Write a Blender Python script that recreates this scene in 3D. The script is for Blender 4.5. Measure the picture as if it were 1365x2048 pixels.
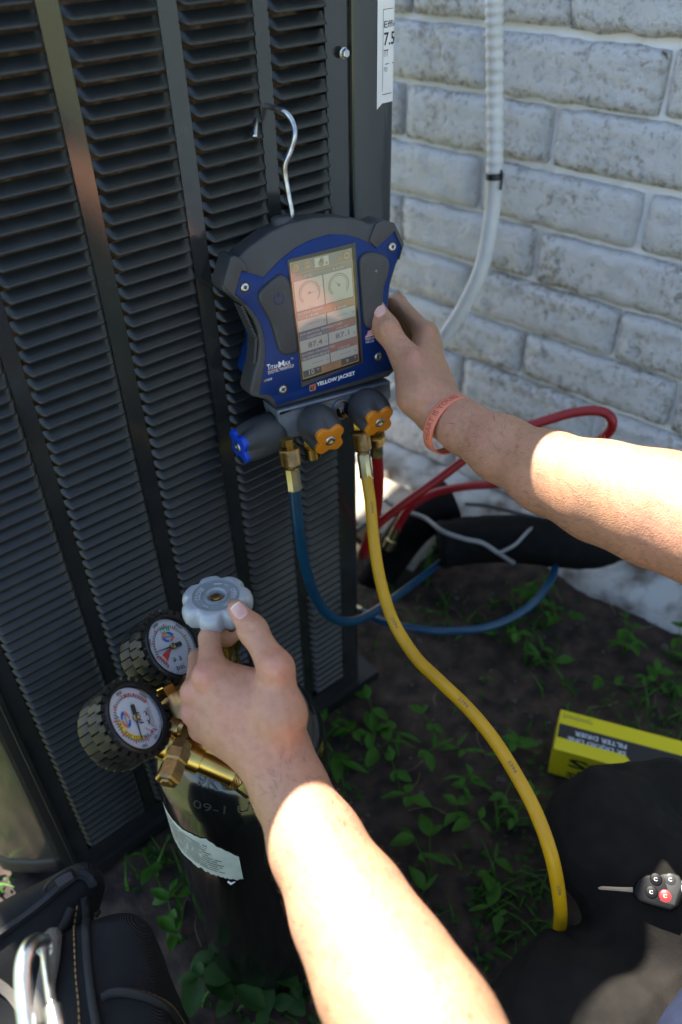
import bpy, bmesh, math, random
import numpy as np
from mathutils import Vector, Matrix
random.seed(7); np.random.seed(7)
for o in list(bpy.data.objects): bpy.data.objects.remove(o)
scene = bpy.context.scene
COL = scene.collection
rad = math.radians
def nrm(a):
    a = np.asarray(a, float); return a/np.linalg.norm(a)

# ------------------------------------------------------------------ camera, sky, sun, exposure
F, CX, CY, HCAM = 1593., 682.5, 1024., 1.14           # a 28 mm lens held 1.14 m above the ground
def ray(x, y): return np.array([(x-CX)/F, -(y-CY)/F, -1.])
UPC = -nrm(ray(732.16, 2977.3))
FWC = np.array([0, 0, -1.])
YC = nrm(FWC-UPC*np.dot(FWC, UPC)); XC = np.cross(YC, UPC)
R = np.array([XC, YC, UPC])                            # camera axes expressed in the world
CAM = np.array([0, 0, HCAM])
def P(x, y, d): return CAM+R@(ray(x, y)*d)             # a point seen at (x, y), d metres deep
def pxm(r, d): return r*d/F                            # its apparent radius in metres
def G(x, y, z=0.):                                     # the point seen at (x, y) at height z
    r = R@ray(x, y); return CAM+r*((z-HCAM)/r[2])
cd = bpy.data.cameras.new('camera'); cam = bpy.data.objects.new('camera', cd); COL.objects.link(cam)
cam.matrix_world = Matrix([[*R[0], 0], [*R[1], 0], [*R[2], HCAM], [0, 0, 0, 1]])
cd.sensor_fit = 'VERTICAL'; cd.sensor_height = 36; cd.sensor_width = 24; cd.lens = 28.0
cd.clip_start = 0.02; cd.clip_end = 500
cd.dof.use_dof = True; cd.dof.focus_distance = 0.765; cd.dof.aperture_fstop = 4.0
scene.camera = cam
S_EL = rad(57.0); S_H = nrm([-.641, .767])
SUN = np.array([S_H[0]*math.cos(S_EL), S_H[1]*math.cos(S_EL), math.sin(S_EL)])
w = bpy.data.worlds.new('World'); scene.world = w; w.use_nodes = True
nt = w.node_tree; sky = nt.nodes.new('ShaderNodeTexSky'); sky.sky_type = 'NISHITA'; sky.sun_disc = False
sky.sun_elevation = S_EL; sky.dust_density = 0.9; sky.sun_rotation = math.atan2(SUN[0], SUN[1])
bg = nt.nodes['Background']; bg.inputs[1].default_value = 0.092
nt.links.new(sky.outputs[0], bg.inputs[0])
sl = bpy.data.lights.new('sun', 'SUN'); sl.energy = 5.0; sl.angle = rad(0.5); sl.color = (1, .93, .82)
so = bpy.data.objects.new('sun', sl); COL.objects.link(so)
so.rotation_euler = Vector(SUN).to_track_quat('Z', 'Y').to_euler()
scene.view_settings.view_transform = 'Standard'; scene.view_settings.look = 'None'
scene.view_settings.exposure = 2.2; scene.view_settings.gamma = 1.0
scene.view_settings.use_curve_mapping = False
scene.render.engine = 'CYCLES'

# ------------------------------------------------------------------ materials
def mat(name, c, rough=.5, metal=0., c2=None, nscale=30., ndetail=4., mixlo=.4, mixhi=.65, bump=0., bscale=200.,
        ior=1.5, coat=0., coatr=.1, sss=0., sssr=(.006, .0025, .0012), emit=0., twill=0., twscale=900., rvar=0., spec=.5):
    m = bpy.data.materials.new(name); m.use_nodes = True
    t = m.node_tree; b = t.nodes['Principled BSDF']; L = t.links
    b.inputs['Base Color'].default_value = (*c, 1); b.inputs['Roughness'].default_value = rough
    b.inputs['Metallic'].default_value = metal; b.inputs['IOR'].default_value = ior
    b.inputs['Specular IOR Level'].default_value = spec
    b.inputs['Coat Weight'].default_value = coat; b.inputs['Coat Roughness'].default_value = coatr
    if sss:
        b.inputs['Subsurface Weight'].default_value = sss
        b.inputs['Subsurface Radius'].default_value = sssr; b.inputs['Subsurface Scale'].default_value = 1.0
    if emit:
        b.inputs['Emission Color'].default_value = (*c, 1); b.inputs['Emission Strength'].default_value = emit
    tc = t.nodes.new('ShaderNodeTexCoord')
    if c2 is not None or rvar:
        n = t.nodes.new('ShaderNodeTexNoise'); n.inputs['Scale'].default_value = nscale; n.inputs['Detail'].default_value = ndetail
        L.new(tc.outputs['Object'], n.inputs['Vector'])
        if c2 is not None:
            cr = t.nodes.new('ShaderNodeValToRGB'); cr.color_ramp.elements[0].position = mixlo; cr.color_ramp.elements[1].position = mixhi
            cr.color_ramp.elements[0].color = (*c, 1); cr.color_ramp.elements[1].color = (*c2, 1)
            L.new(n.outputs[0], cr.inputs[0]); L.new(cr.outputs[0], b.inputs['Base Color'])
        if rvar:
            mr = t.nodes.new('ShaderNodeMapRange'); mr.inputs[3].default_value = max(0, rough-rvar); mr.inputs[4].default_value = rough+rvar
            L.new(n.outputs[0], mr.inputs[0]); L.new(mr.outputs[0], b.inputs['Roughness'])
    last = None
    if bump:
        n = t.nodes.new('ShaderNodeTexNoise'); n.inputs['Scale'].default_value = bscale; n.inputs['Detail'].default_value = 5
        L.new(tc.outputs['Object'], n.inputs['Vector'])
        bp = t.nodes.new('ShaderNodeBump'); bp.inputs['Strength'].default_value = bump; bp.inputs['Distance'].default_value = .002
        L.new(n.outputs[0], bp.inputs['Height']); L.new(bp.outputs[0], b.inputs['Normal']); last = bp
    if twill:
        wv = t.nodes.new('ShaderNodeTexWave'); wv.inputs['Scale'].default_value = twscale/6.28; wv.inputs['Distortion'].default_value = .6
        wv.bands_direction = 'DIAGONAL'
        L.new(tc.outputs['Object'], wv.inputs['Vector'])
        bp = t.nodes.new('ShaderNodeBump'); bp.inputs['Strength'].default_value = twill; bp.inputs['Distance'].default_value = .001
        L.new(wv.outputs[0], bp.inputs['Height']); L.new(bp.outputs[0], b.inputs['Normal'])
        if last: L.new(last.outputs[0], bp.inputs['Normal'])
    return m
M = {}
M['ac'] = mat('grey_green_metal_paint', (.012, .0145, .0155), .36, c2=(.021, .023, .023), nscale=45, ndetail=8, mixlo=.5, mixhi=.75, ior=1.5, bump=.02, bscale=500, rvar=.08)
M['ac_flat'] = mat('grey_cabinet_paint', (.019, .0205, .021), .14, c2=(.024, .0255, .026), nscale=18, ior=1.7, bump=.015, bscale=300, rvar=.03)
M['ac_dark'] = mat('black_base_paint', (.012, .013, .013), .5)
M['ac_panel'] = mat('panel_paint_lawn_reflection_tint', (.15, .155, .12), .14, metal=.7, c2=(.17, .175, .14), nscale=12, bump=.02, bscale=90, rvar=.05)  # olive tint and raised base imitate sunlit lawn reflected in the cabinet paint
M['coil'] = mat('brown_condenser_fins', (.07, .048, .028), .4, metal=.3, c2=(.25, .17, .10), nscale=60, mixlo=.5, mixhi=.7, bump=.8, bscale=220)
M['void'] = mat('unlit_interior', (.012, .011, .010), .8)
M['zinc'] = mat('zinc_plated_steel', (.55, .57, .6), .32, metal=1, c2=(.38, .4, .43), nscale=150, bump=.05)
M['paper'] = mat('white_label_paper', (.78, .78, .77), .6, c2=(.68, .68, .68), nscale=15)
M['ink'] = mat('black_ink', (.02, .02, .025), .6)
M['ink_grey'] = mat('grey_ink', (.11, .105, .10), .6)
M['pvc'] = mat('white_pvc_conduit', (.66, .66, .64), .4, c2=(.55, .55, .52), nscale=18)
M['tape'] = mat('black_tape', (.015, .015, .017), .4)
M['rubber'] = mat('dark_grey_rubber', (.040, .041, .043), .58, c2=(.05, .051, .053), nscale=40, bump=.06, bscale=900, rvar=.08)
M['rubber_btn'] = mat('dark_grey_soft_button', (.036, .037, .039), .5, c2=(.046, .047, .049), nscale=50, bump=.05, bscale=900)
M['blueplate'] = mat('blue_face_plate', (.0018, .022, .125), .42, c2=(.002, .025, .14), spec=.3, nscale=30, bump=.03, bscale=1500)
M['bluecap'] = mat('blue_cap_plastic', (.006, .05, .45), .35)
M['orange'] = mat('orange_cap_plastic', (.62, .20, .008), .38)
M['bezel'] = mat('screen_bezel', (.055, .055, .06), .5)
M['glassblack'] = mat('screen_glass', (.006, .006, .008), .04, coat=1, coatr=.015)
def scr(n, c, e=.05):
    m = mat('screen_'+n, tuple(.55*q+.012 for q in c), .3, emit=e, ior=1.5, coat=1.0, coatr=.07); m.node_tree.nodes['Principled BSDF'].inputs['Coat IOR'].default_value = 2.1; return m
M['s_white'] = scr('white', (.42, .43, .38)); M['s_bar'] = scr('bar', (.10, .10, .15)); M['s_bar2'] = scr('slate_bar', (.13, .16, .18))
M['s_red'] = scr('red', (.28, .12, .09)); M['s_orange'] = scr('orange', (.36, .19, .07)); M['s_dark'] = scr('dark', (.05, .05, .07))
M['s_ink'] = scr('ink', (.15, .14, .15), .04); M['s_pale'] = scr('pale', (.55, .52, .5))
M['castmetal'] = mat('grey_cast_metal', (.15, .17, .20), .36, metal=.35, c2=(.19, .21, .245), nscale=60, bump=.05, bscale=500)
M['brass'] = mat('brass', (.62, .40, .10), .22, metal=1, c2=(.5, .31, .08), nscale=60, bump=.04, bscale=300, rvar=.08)
M['brass_old'] = mat('tarnished_brass', (.40, .25, .09), .34, metal=1, c2=(.24, .15, .07), nscale=90, bump=.1, bscale=400, rvar=.1)
M['brass_grey'] = mat('crimped_ferrule_metal', (.42, .36, .20), .3, metal=1, c2=(.32, .28, .17), nscale=80)
M['yellow'] = mat('yellow_hose_rubber', (.66, .36, .004), .40, c2=(.58, .31, .004), nscale=25, bump=.05, bscale=700)
M['blue_h'] = mat('blue_hose_rubber', (.002, .045, .10), .35, c2=(.002, .036, .085), nscale=25)
M['red_h'] = mat('red_hose_rubber', (.26, .005, .010), .38, c2=(.22, .005, .008), nscale=25)
M['wheel'] = mat('grey_cast_aluminium_paint', (.30, .33, .35), .42, c2=(.35, .38, .40), nscale=60, bump=.12, bscale=350, metal=.15)
M['wheel_ring'] = mat('worn_wheel_ring', (.19, .22, .24), .45, c2=(.24, .27, .29), nscale=70, bump=.2, bscale=400, metal=.2)
M['wheel_chip'] = mat('bare_yellow_metal', (.45, .42, .2), .5)
M['gaugeface'] = mat('white_gauge_face', (.50, .53, .57), .35)
M['boot'] = mat('black_gauge_boot', (.008, .0082, .0082), .4, c2=(.012, .012, .0115), nscale=70, bump=.08, bscale=500, ior=1.5, spec=.3, rvar=.08)
M['gred'] = mat('gauge_red', (.55, .05, .04), .4); M['ggreen'] = mat('gauge_green', (.02, .28, .14), .4)
M['gyellow'] = mat('gauge_yellow', (.75, .52, .03), .4); M['gblue'] = mat('gauge_blue', (.02, .09, .42), .4); M['gorange'] = mat('gauge_orange', (.65, .15, .06), .4)
M['tank'] = mat('black_gloss_cylinder_paint', (.006, .006, .006), .12, c2=(.008, .008, .007), nscale=20, bump=.03, bscale=60, ior=1.7)
M['tanklabel'] = mat('green_white_label', (.62, .68, .62), .5, c2=(.5, .58, .53), nscale=40)
M['green_ink'] = mat('green_ink', (.01, .16, .1), .5)
M['bag'] = mat('black_woven_nylon', (.0045, .005, .0062), .65, c2=(.007, .0075, .009), nscale=30, twill=.9, twscale=2600, bump=.1, spec=.3)
M['bag_s'] = mat('black_nylon_binding', (.005, .0055, .0068), .55, twill=.5, twscale=3500)
M['strap'] = mat('grey_webbing', (.13, .12, .105), .7, twill=.7, twscale=3000)
M['stitch'] = mat('tan_stitching', (.26, .17, .06), .7)
M['alu'] = mat('brushed_aluminium', (.72, .74, .78), .28, metal=1, c2=(.62, .64, .68), nscale=120, bump=.04)
M['boxyellow'] = mat('yellow_carton', (.74, .63, .010), .5); M['boxblack'] = mat('carton_black_print', (.02, .02, .022), .5)
M['boxwhite'] = mat('carton_pale_print', (.6, .66, .75), .5); M['boxgrey'] = mat('carton_grey_print', (.28, .28, .1), .5)
M['fob'] = mat('black_key_fob', (.004, .004, .005), .5, spec=.2); M['fob_grey'] = mat('grey_fob_edge', (.03, .03, .03), .45, spec=.3)
M['blade'] = mat('worn_key_blade', (.35, .27, .17), .4, metal=1); M['redbtn'] = mat('red_button', (.6, .02, .02), .4); M['whiteprint'] = mat('white_print', (.75, .75, .75), .5)
M['trousers'] = mat('charcoal_work_trousers', (.0125, .011, .0098), .9, c2=(.018, .0155, .0135), nscale=45, twill=.5, twscale=2200, bump=.3, bscale=120, spec=.2)
M['shirt'] = mat('navy_shirt', (.006, .010, .030), .85, c2=(.009, .014, .036), nscale=60, twill=.4, twscale=2200, spec=.3)
M['hair'] = mat('brown_hair', (.05, .03, .02), .5)
M['band'] = mat('coral_silicone', (.70, .20, .115), .5, c2=(.74, .225, .13), nscale=60)
M['band_ink'] = mat('debossed_coral', (.36, .075, .05), .6)
M['nail'] = mat('fingernail', (.58, .33, .28), .2, sss=.1, c2=(.62, .37, .32), nscale=60)
M['nailtip'] = mat('fingernail_edge', (.80, .70, .60), .3)
M['pipe'] = mat('black_pipe_insulation', (.003, .003, .0032), .8, c2=(.006, .006, .006), spec=.15, nscale=50, bump=.2, bscale=80)
M['wire'] = mat('grey_wire', (.22, .22, .22), .5); M['wire_d'] = mat('dark_wire', (.05, .05, .055), .5)
M['leaf'] = mat('weed_leaf', (.026, .088, .006), .55, c2=(.050, .150, .012), nscale=12, spec=.2)
M['leaf2'] = mat('dark_ground_leaf', (.012, .042, .006), .6, c2=(.022, .070, .008), nscale=14, spec=.2)
M['gravel'] = mat('small_stones', (.055, .045, .038), .85, c2=(.11, .098, .085), nscale=20)
M['shoe'] = mat('black_boot_leather', (.010, .010, .010), .5)
M['shade_overhang'] = mat('shade_overhang_paint', (.55, .55, .53), .6, c2=(.5, .5, .48), nscale=6)

# skin, wall, ground have graphs of their own
def skin_mat():
    m = mat('skin', (.44, .255, .165), .46, sss=.14, bump=.0)
    t = m.node_tree; L = t.links; b = t.nodes['Principled BSDF']; tc = t.nodes.new('ShaderNodeTexCoord')
    n1 = t.nodes.new('ShaderNodeTexNoise'); n1.inputs['Scale'].default_value = 22; n1.inputs['Detail'].default_value = 3
    n2 = t.nodes.new('ShaderNodeTexNoise'); n2.inputs['Scale'].default_value = 160; n2.inputs['Detail'].default_value = 4
    cr = t.nodes.new('ShaderNodeValToRGB'); e = cr.color_ramp.elements
    e[0].position = .35; e[0].color = (.42, .222, .125, 1); e[1].position = .66; e[1].color = (.50, .245, .155, 1)
    L.new(tc.outputs['Object'], n1.inputs['Vector']); L.new(tc.outputs['Object'], n2.inputs['Vector'])
    L.new(n1.outputs[0], cr.inputs[0])
    mx = t.nodes.new('ShaderNodeMix'); mx.data_type = 'RGBA'; mx.blend_type = 'MULTIPLY'; mx.inputs[0].default_value = .32
    cr2 = t.nodes.new('ShaderNodeValToRGB'); cr2.color_ramp.elements[0].position = .3; cr2.color_ramp.elements[1].position = .6
    cr2.color_ramp.elements[0].color = (.62, .55, .5, 1)
    L.new(n2.outputs[0], cr2.inputs[0]); L.new(cr.outputs[0], mx.inputs[6]); L.new(cr2.outputs[0], mx.inputs[7])
    at = t.nodes.new('ShaderNodeAttribute'); at.attribute_name = 'flush'
    m2 = t.nodes.new('ShaderNodeMix'); m2.data_type = 'RGBA'; m2.inputs[7].default_value = (.50, .205, .15, 1)
    L.new(at.outputs['Fac'], m2.inputs[0]); L.new(mx.outputs[2], m2.inputs[6]); L.new(m2.outputs[2], b.inputs['Base Color'])
    v = t.nodes.new('ShaderNodeTexVoronoi'); v.inputs['Scale'].default_value = 900
    n3 = t.nodes.new('ShaderNodeTexNoise'); n3.inputs['Scale'].default_value = 350; n3.inputs['Detail'].default_value = 4
    L.new(tc.outputs['Object'], v.inputs['Vector']); L.new(tc.outputs['Object'], n3.inputs['Vector'])
    ad = t.nodes.new('ShaderNodeMath'); ad.operation = 'ADD'; L.new(v.outputs['Distance'], ad.inputs[0]); L.new(n3.outputs[0], ad.inputs[1])
    bp = t.nodes.new('ShaderNodeBump'); bp.inputs['Strength'].default_value = .38; bp.inputs['Distance'].default_value = .001
    L.new(ad.outputs[0], bp.inputs['Height']); L.new(bp.outputs[0], b.inputs['Normal'])
    return m
M['skin'] = skin_mat()
def wall_mat():
    m = mat('flaking_white_wall_paint', (.74, .75, .74), .75)
    t = m.node_tree; L = t.links; b = t.nodes['Principled BSDF']; g = t.nodes.new('ShaderNodeNewGeometry')
    n1 = t.nodes.new('ShaderNodeTexNoise'); n1.inputs['Scale'].default_value = 85; n1.inputs['Detail'].default_value = 9; n1.inputs['Roughness'].default_value = .72
    n2 = t.nodes.new('ShaderNodeTexNoise'); n2.inputs['Scale'].default_value = 7; n2.inputs['Detail'].default_value = 3
    n3 = t.nodes.new('ShaderNodeTexNoise'); n3.inputs['Scale'].default_value = 40; n3.inputs['Detail'].default_value = 3
    for n in (n1, n2, n3): L.new(g.outputs['Position'], n.inputs['Vector'])
    ad = t.nodes.new('ShaderNodeMath'); ad.operation = 'MULTIPLY_ADD'; ad.inputs[1].default_value = .45
    L.new(n2.outputs[0], ad.inputs[0]); L.new(n1.outputs[0], ad.inputs[2])
    # darker mix grows towards the lower arris of each brick
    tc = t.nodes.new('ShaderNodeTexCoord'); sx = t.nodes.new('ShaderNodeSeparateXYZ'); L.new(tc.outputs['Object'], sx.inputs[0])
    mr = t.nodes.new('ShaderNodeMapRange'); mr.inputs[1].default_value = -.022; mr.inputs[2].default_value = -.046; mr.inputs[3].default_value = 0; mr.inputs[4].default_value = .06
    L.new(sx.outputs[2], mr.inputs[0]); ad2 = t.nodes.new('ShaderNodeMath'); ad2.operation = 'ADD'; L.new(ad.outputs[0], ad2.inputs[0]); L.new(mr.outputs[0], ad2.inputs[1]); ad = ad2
    cr = t.nodes.new('ShaderNodeValToRGB'); e = cr.color_ramp.elements
    e[0].position = .745; e[0].color = (0, 0, 0, 1); e[1].position = .90; e[1].color = (1, 1, 1, 1)
    L.new(ad.outputs[0], cr.inputs[0])
    st = t.nodes.new('ShaderNodeValToRGB'); st.color_ramp.elements[0].position = .4; st.color_ramp.elements[1].position = .62
    st.color_ramp.elements[0].color = (.56, .49, .39, 1); st.color_ramp.elements[1].color = (.30, .265, .225, 1)
    L.new(n3.outputs[0], st.inputs[0])
    mx = t.nodes.new('ShaderNodeMix'); mx.data_type = 'RGBA'
    mx.inputs[6].default_value = (.90, .90, .89, 1)
    L.new(st.outputs[0], mx.inputs[7])
    mm = t.nodes.new('ShaderNodeMath'); mm.operation = 'MULTIPLY'; mm.inputs[1].default_value = .95
    at = t.nodes.new('ShaderNodeAttribute'); at.attribute_name = 'worn'; at.attribute_type = 'GEOMETRY'
    L.new(cr.outputs[0], mm.inputs[0]); L.new(mm.outputs[0], mx.inputs[0]); L.new(mx.outputs[2], b.inputs['Base Color'])
    t.nodes.remove(at)
    bp = t.nodes.new('ShaderNodeBump'); bp.inputs['Strength'].default_value = 1.0; bp.inputs['Distance'].default_value = .016; bp.invert = True
    L.new(n1.outputs[0], bp.inputs['Height']); L.new(bp.outputs[0], b.inputs['Normal'])
    return m
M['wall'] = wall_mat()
M['mortar'] = mat('white_painted_mortar', (.88, .88, .87), .8, c2=(.64, .60, .54), nscale=25, ndetail=6, mixlo=.55, mixhi=.75, bump=.5, bscale=60)
M['footing'] = mat('stained_white_footing', (.50, .50, .47), .85, c2=(.14, .11, .08), nscale=16, ndetail=9, mixlo=.44, mixhi=.66, bump=.5, bscale=50)
def ground_mat():
    m = mat('bare_soil_and_lawn', (.05, .036, .027), .9)
    t = m.node_tree; L = t.links; b = t.nodes['Principled BSDF']; g = t.nodes.new('ShaderNodeNewGeometry')
    n1 = t.nodes.new('ShaderNodeTexNoise'); n1.inputs['Scale'].default_value = 30; n1.inputs['Detail'].default_value = 8
    L.new(g.outputs['Position'], n1.inputs['Vector'])
    cr = t.nodes.new('ShaderNodeValToRGB'); e = cr.color_ramp.elements
    e[0].position = .35; e[0].color = (.013, .009, .0068, 1); e[1].position = .72; e[1].color = (.074, .047, .032, 1)
    L.new(n1.outputs[0], cr.inputs[0])
    n2 = t.nodes.new('ShaderNodeTexNoise'); n2.inputs['Scale'].default_value = 2.2; n2.inputs['Detail'].default_value = 8; n2.inputs['Roughness'].default_value = .65
    L.new(g.outputs['Position'], n2.inputs['Vector'])
    gr = t.nodes.new('ShaderNodeValToRGB'); q = gr.color_ramp.elements
    q[0].position = .36; q[0].color = (.26, .20, .14, 1); q[1].position = .46; q[1].color = (.125, .14, .05, 1)
    z = gr.color_ramp.elements.new(.7); z.color = (.07, .10, .028, 1)
    L.new(n2.outputs[0], gr.inputs[0])
    sp = t.nodes.new('ShaderNodeSeparateXYZ'); L.new(g.outputs['Position'], sp.inputs[0])
    # lawn begins away from the unit: distance from the worn patch
    vl = t.nodes.new('ShaderNodeVectorMath'); vl.operation = 'DISTANCE'; vl.inputs[1].default_value = (.35, .95, 0)
    L.new(g.outputs['Position'], vl.inputs[0])
    mr = t.nodes.new('ShaderNodeMapRange'); mr.inputs[1].default_value = .95; mr.inputs[2].default_value = 1.25
    L.new(vl.outputs['Value'], mr.inputs[0])
    mx = t.nodes.new('ShaderNodeMix'); mx.data_type = 'RGBA'
    L.new(mr.outputs[0], mx.inputs[0]); L.new(cr.outputs[0], mx.inputs[6]); L.new(gr.outputs[0], mx.inputs[7]); L.new(mx.outputs[2], b.inputs['Base Color'])
    bp = t.nodes.new('ShaderNodeBump'); bp.inputs['Strength'].default_value = .7; bp.inputs['Distance'].default_value = .01
    L.new(n1.outputs[0], bp.inputs['Height']); L.new(bp.outputs[0], b.inputs['Normal'])
    return m
M['ground'] = ground_mat()

# ------------------------------------------------------------------ helpers
BASE = {}
def thing(name, label, cat, loc, group=None):
    o = bpy.data.objects.new(name, None); COL.objects.link(o); o.empty_display_size = .05
    o.location = Vector(loc); o['label'] = label; o['category'] = cat
    if group: o['group'] = group
    BASE[o.name] = np.array(loc, float); return o
def tag(o, label, cat, group=None):
    o['label'] = label; o['category'] = cat
    if group: o['group'] = group
    return o
def obj(name, verts, faces, m, parent=None, smooth=True, label=None, kind=None, sharp=None):
    verts = np.asarray(verts, float)
    base = BASE[parent.name] if parent is not None else np.zeros(3)
    me = bpy.data.meshes.new(name); me.from_pydata((verts-base).tolist(), [], [list(map(int, f)) for f in faces]); me.update()
    return link(name, me, m, parent, smooth, label, kind, sharp)
def link(name, me, m, parent=None, smooth=True, label=None, kind=None, sharp=None):
    if m is not None:
        for x in (m if isinstance(m, (list, tuple)) else [m]): me.materials.append(x)
    if smooth:
        me.polygons.foreach_set('use_smooth', [True]*len(me.polygons))
        if sharp is not None:
            bm = bmesh.new(); bm.from_mesh(me)
            for e in bm.edges:
                if len(e.link_faces) == 2 and e.calc_face_angle(0) > sharp: e.smooth = False
            bm.to_mesh(me); bm.free()
    o = bpy.data.objects.new(name, me); COL.objects.link(o)
    if parent is not None: o.parent = parent; BASE[o.name] = BASE[parent.name]
    else: BASE[o.name] = np.zeros(3)
    if label: o['label'] = label
    if kind: o['kind'] = kind
    return o
class MB:                                             # collects several shapes into one mesh
    def __init__(s): s.v = []; s.f = []
    def add(s, v, f):
        n = len(s.v); s.v.extend([tuple(x) for x in v]); s.f.extend([[i+n for i in q] for q in f]); return s
    def build(s, name, m, parent=None, **k): return obj(name, s.v, s.f, m, parent, **k)
def frame(n, hint=(0, 0, 1)):
    n = nrm(n); h = np.asarray(hint, float)
    if abs(np.dot(n, nrm(h))) > .98: h = np.array([1., 0, 0])
    x = nrm(np.cross(h, n)); return x, np.cross(n, x), n
def boxv(c, X, Y, Z, sx, sy, sz):
    c = np.asarray(c); v = [c+X*a*sx/2+Y*b*sy/2+Z*d*sz/2 for a in (-1, 1) for b in (-1, 1) for d in (-1, 1)]
    f = [(0, 1, 3, 2), (4, 6, 7, 5), (0, 4, 5, 1), (2, 3, 7, 6), (0, 2, 6, 4), (1, 5, 7, 3)]; return v, f
def catmull(pts, n=10):
    p = [np.asarray(q, float) for q in pts]; p = [2*p[0]-p[1]]+p+[2*p[-1]-p[-2]]; out = []
    for i in range(1, len(p)-2):
        for k in range(n):
            t = k/n; a, b, c, d = p[i-1:i+3]
            out.append(.5*((2*b)+(-a+c)*t+(2*a-5*b+4*c-d)*t*t+(-a+3*b-3*c+d)*t**3))
    out.append(p[-2]); return np.array(out)
def tubev(path, r, seg=16, cap=True, squash=None):
    path = np.asarray(path, float); n = len(path); r = np.broadcast_to(r, (n,))
    T = np.gradient(path, axis=0); T /= np.linalg.norm(T, axis=1)[:, None]+1e-12
    x = frame(T[0])[0]; v = []
    for i in range(n):
        x = x-T[i]*np.dot(x, T[i]); x = nrm(x); y = np.cross(T[i], x)
        for k in range(seg):
            a = 2*math.pi*k/seg; v.append(path[i]+(x*math.cos(a)+y*math.sin(a))*r[i])
    f = [(i*seg+k, i*seg+(k+1) % seg, (i+1)*seg+(k+1) % seg, (i+1)*seg+k) for i in range(n-1) for k in range(seg)]
    if cap: f.append(tuple(range(seg))[::-1]); f.append(tuple((n-1)*seg+k for k in range(seg)))
    return v, f
def lathev(o, axis, prof, seg=32, hint=(0, 0, 1), rf=None, flat=0, cap=True):
    X, Y, Z = frame(axis, hint); v = []; m = len(prof)
    for (h, r) in prof:
        for k in range(seg):
            a = 2*math.pi*(k+.5*flat)/seg; q = r*(rf(a, h) if rf else 1.)
            v.append(np.asarray(o)+Z*h+(X*math.cos(a)+Y*math.sin(a))*q)
    f = [(i*seg+k, i*seg+(k+1) % seg, (i+1)*seg+(k+1) % seg, (i+1)*seg+k) for i in range(m-1) for k in range(seg)]
    if cap: f.append(tuple(range(seg))[::-1]); f.append(tuple((m-1)*seg+k for k in range(seg)))
    return v, f
def prism(name, pts2, pl, h0, h1, m, parent, bevel=0., seg=3, **k):      # outline in a plane's own metres, extruded along its normal
    bm = bmesh.new(); O, X, Y, N = pl; b = BASE[parent.name]
    vs = [bm.verts.new(Vector(O+X*a+Y*c+N*h0-b)) for a, c in pts2]
    f = bm.faces.new(vs); ex = bmesh.ops.extrude_face_region(bm, geom=[f])
    tv = [e for e in ex['geom'] if isinstance(e, bmesh.types.BMVert)]
    for q in tv: q.co += Vector(N*(h1-h0))
    bmesh.ops.recalc_face_normals(bm, faces=bm.faces)
    if bevel:
        tf = [e for e in ex['geom'] if isinstance(e, bmesh.types.BMFace)]
        es = [e for e in tf[0].edges]
        bmesh.ops.bevel(bm, geom=es, offset=bevel, segments=seg, affect='EDGES', profile=.5, clamp_overlap=True)
    me = bpy.data.meshes.new(name); bm.to_mesh(me); bm.free()
    return link(name, me, m, parent, sharp=rad(50), **k)
_tc = {}
def text_mesh(s, bold=0.):
    if (s, bold) in _tc: return _tc[(s, bold)]
    cu = bpy.data.curves.new('t', 'FONT'); cu.body = s; cu.resolution_u = 2; cu.offset = bold
    cu.fill_mode = 'FRONT'
    ob = bpy.data.objects.new('t', cu); COL.objects.link(ob); bpy.context.view_layer.update()
    dg = bpy.context.evaluated_depsgraph_get(); me = bpy.data.meshes.new_from_object(ob.evaluated_get(dg))
    v = np.array([q.co[:2] for q in me.vertices]).reshape(-1, 2); f = [list(p.vertices) for p in me.polygons]
    bpy.data.objects.remove(ob); bpy.data.meshes.remove(me)
    v = v-v.min(0) if len(v) else v
    _tc[(s, bold)] = (v, f); return v, f
def text(s, O, X, Y, width, m, parent, height=None, align='L', name='lettering', bold=0., lift=np.zeros(3), warp=None):
    v, f = text_mesh(s, bold); wd, ht = v[:, 0].max(), v[:, 1].max(); sc = width/wd; sy = (height/ht) if height else sc
    a = v[:, 0]*sc-(width/2 if align == 'C' else 0); b = v[:, 1]*sy
    if warp is not None: q = warp(a, b)
    else: q = np.asarray(O)+lift+np.outer(a, X)+np.outer(b, Y)
    return obj(name, q, f, m, parent, smooth=False)

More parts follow.
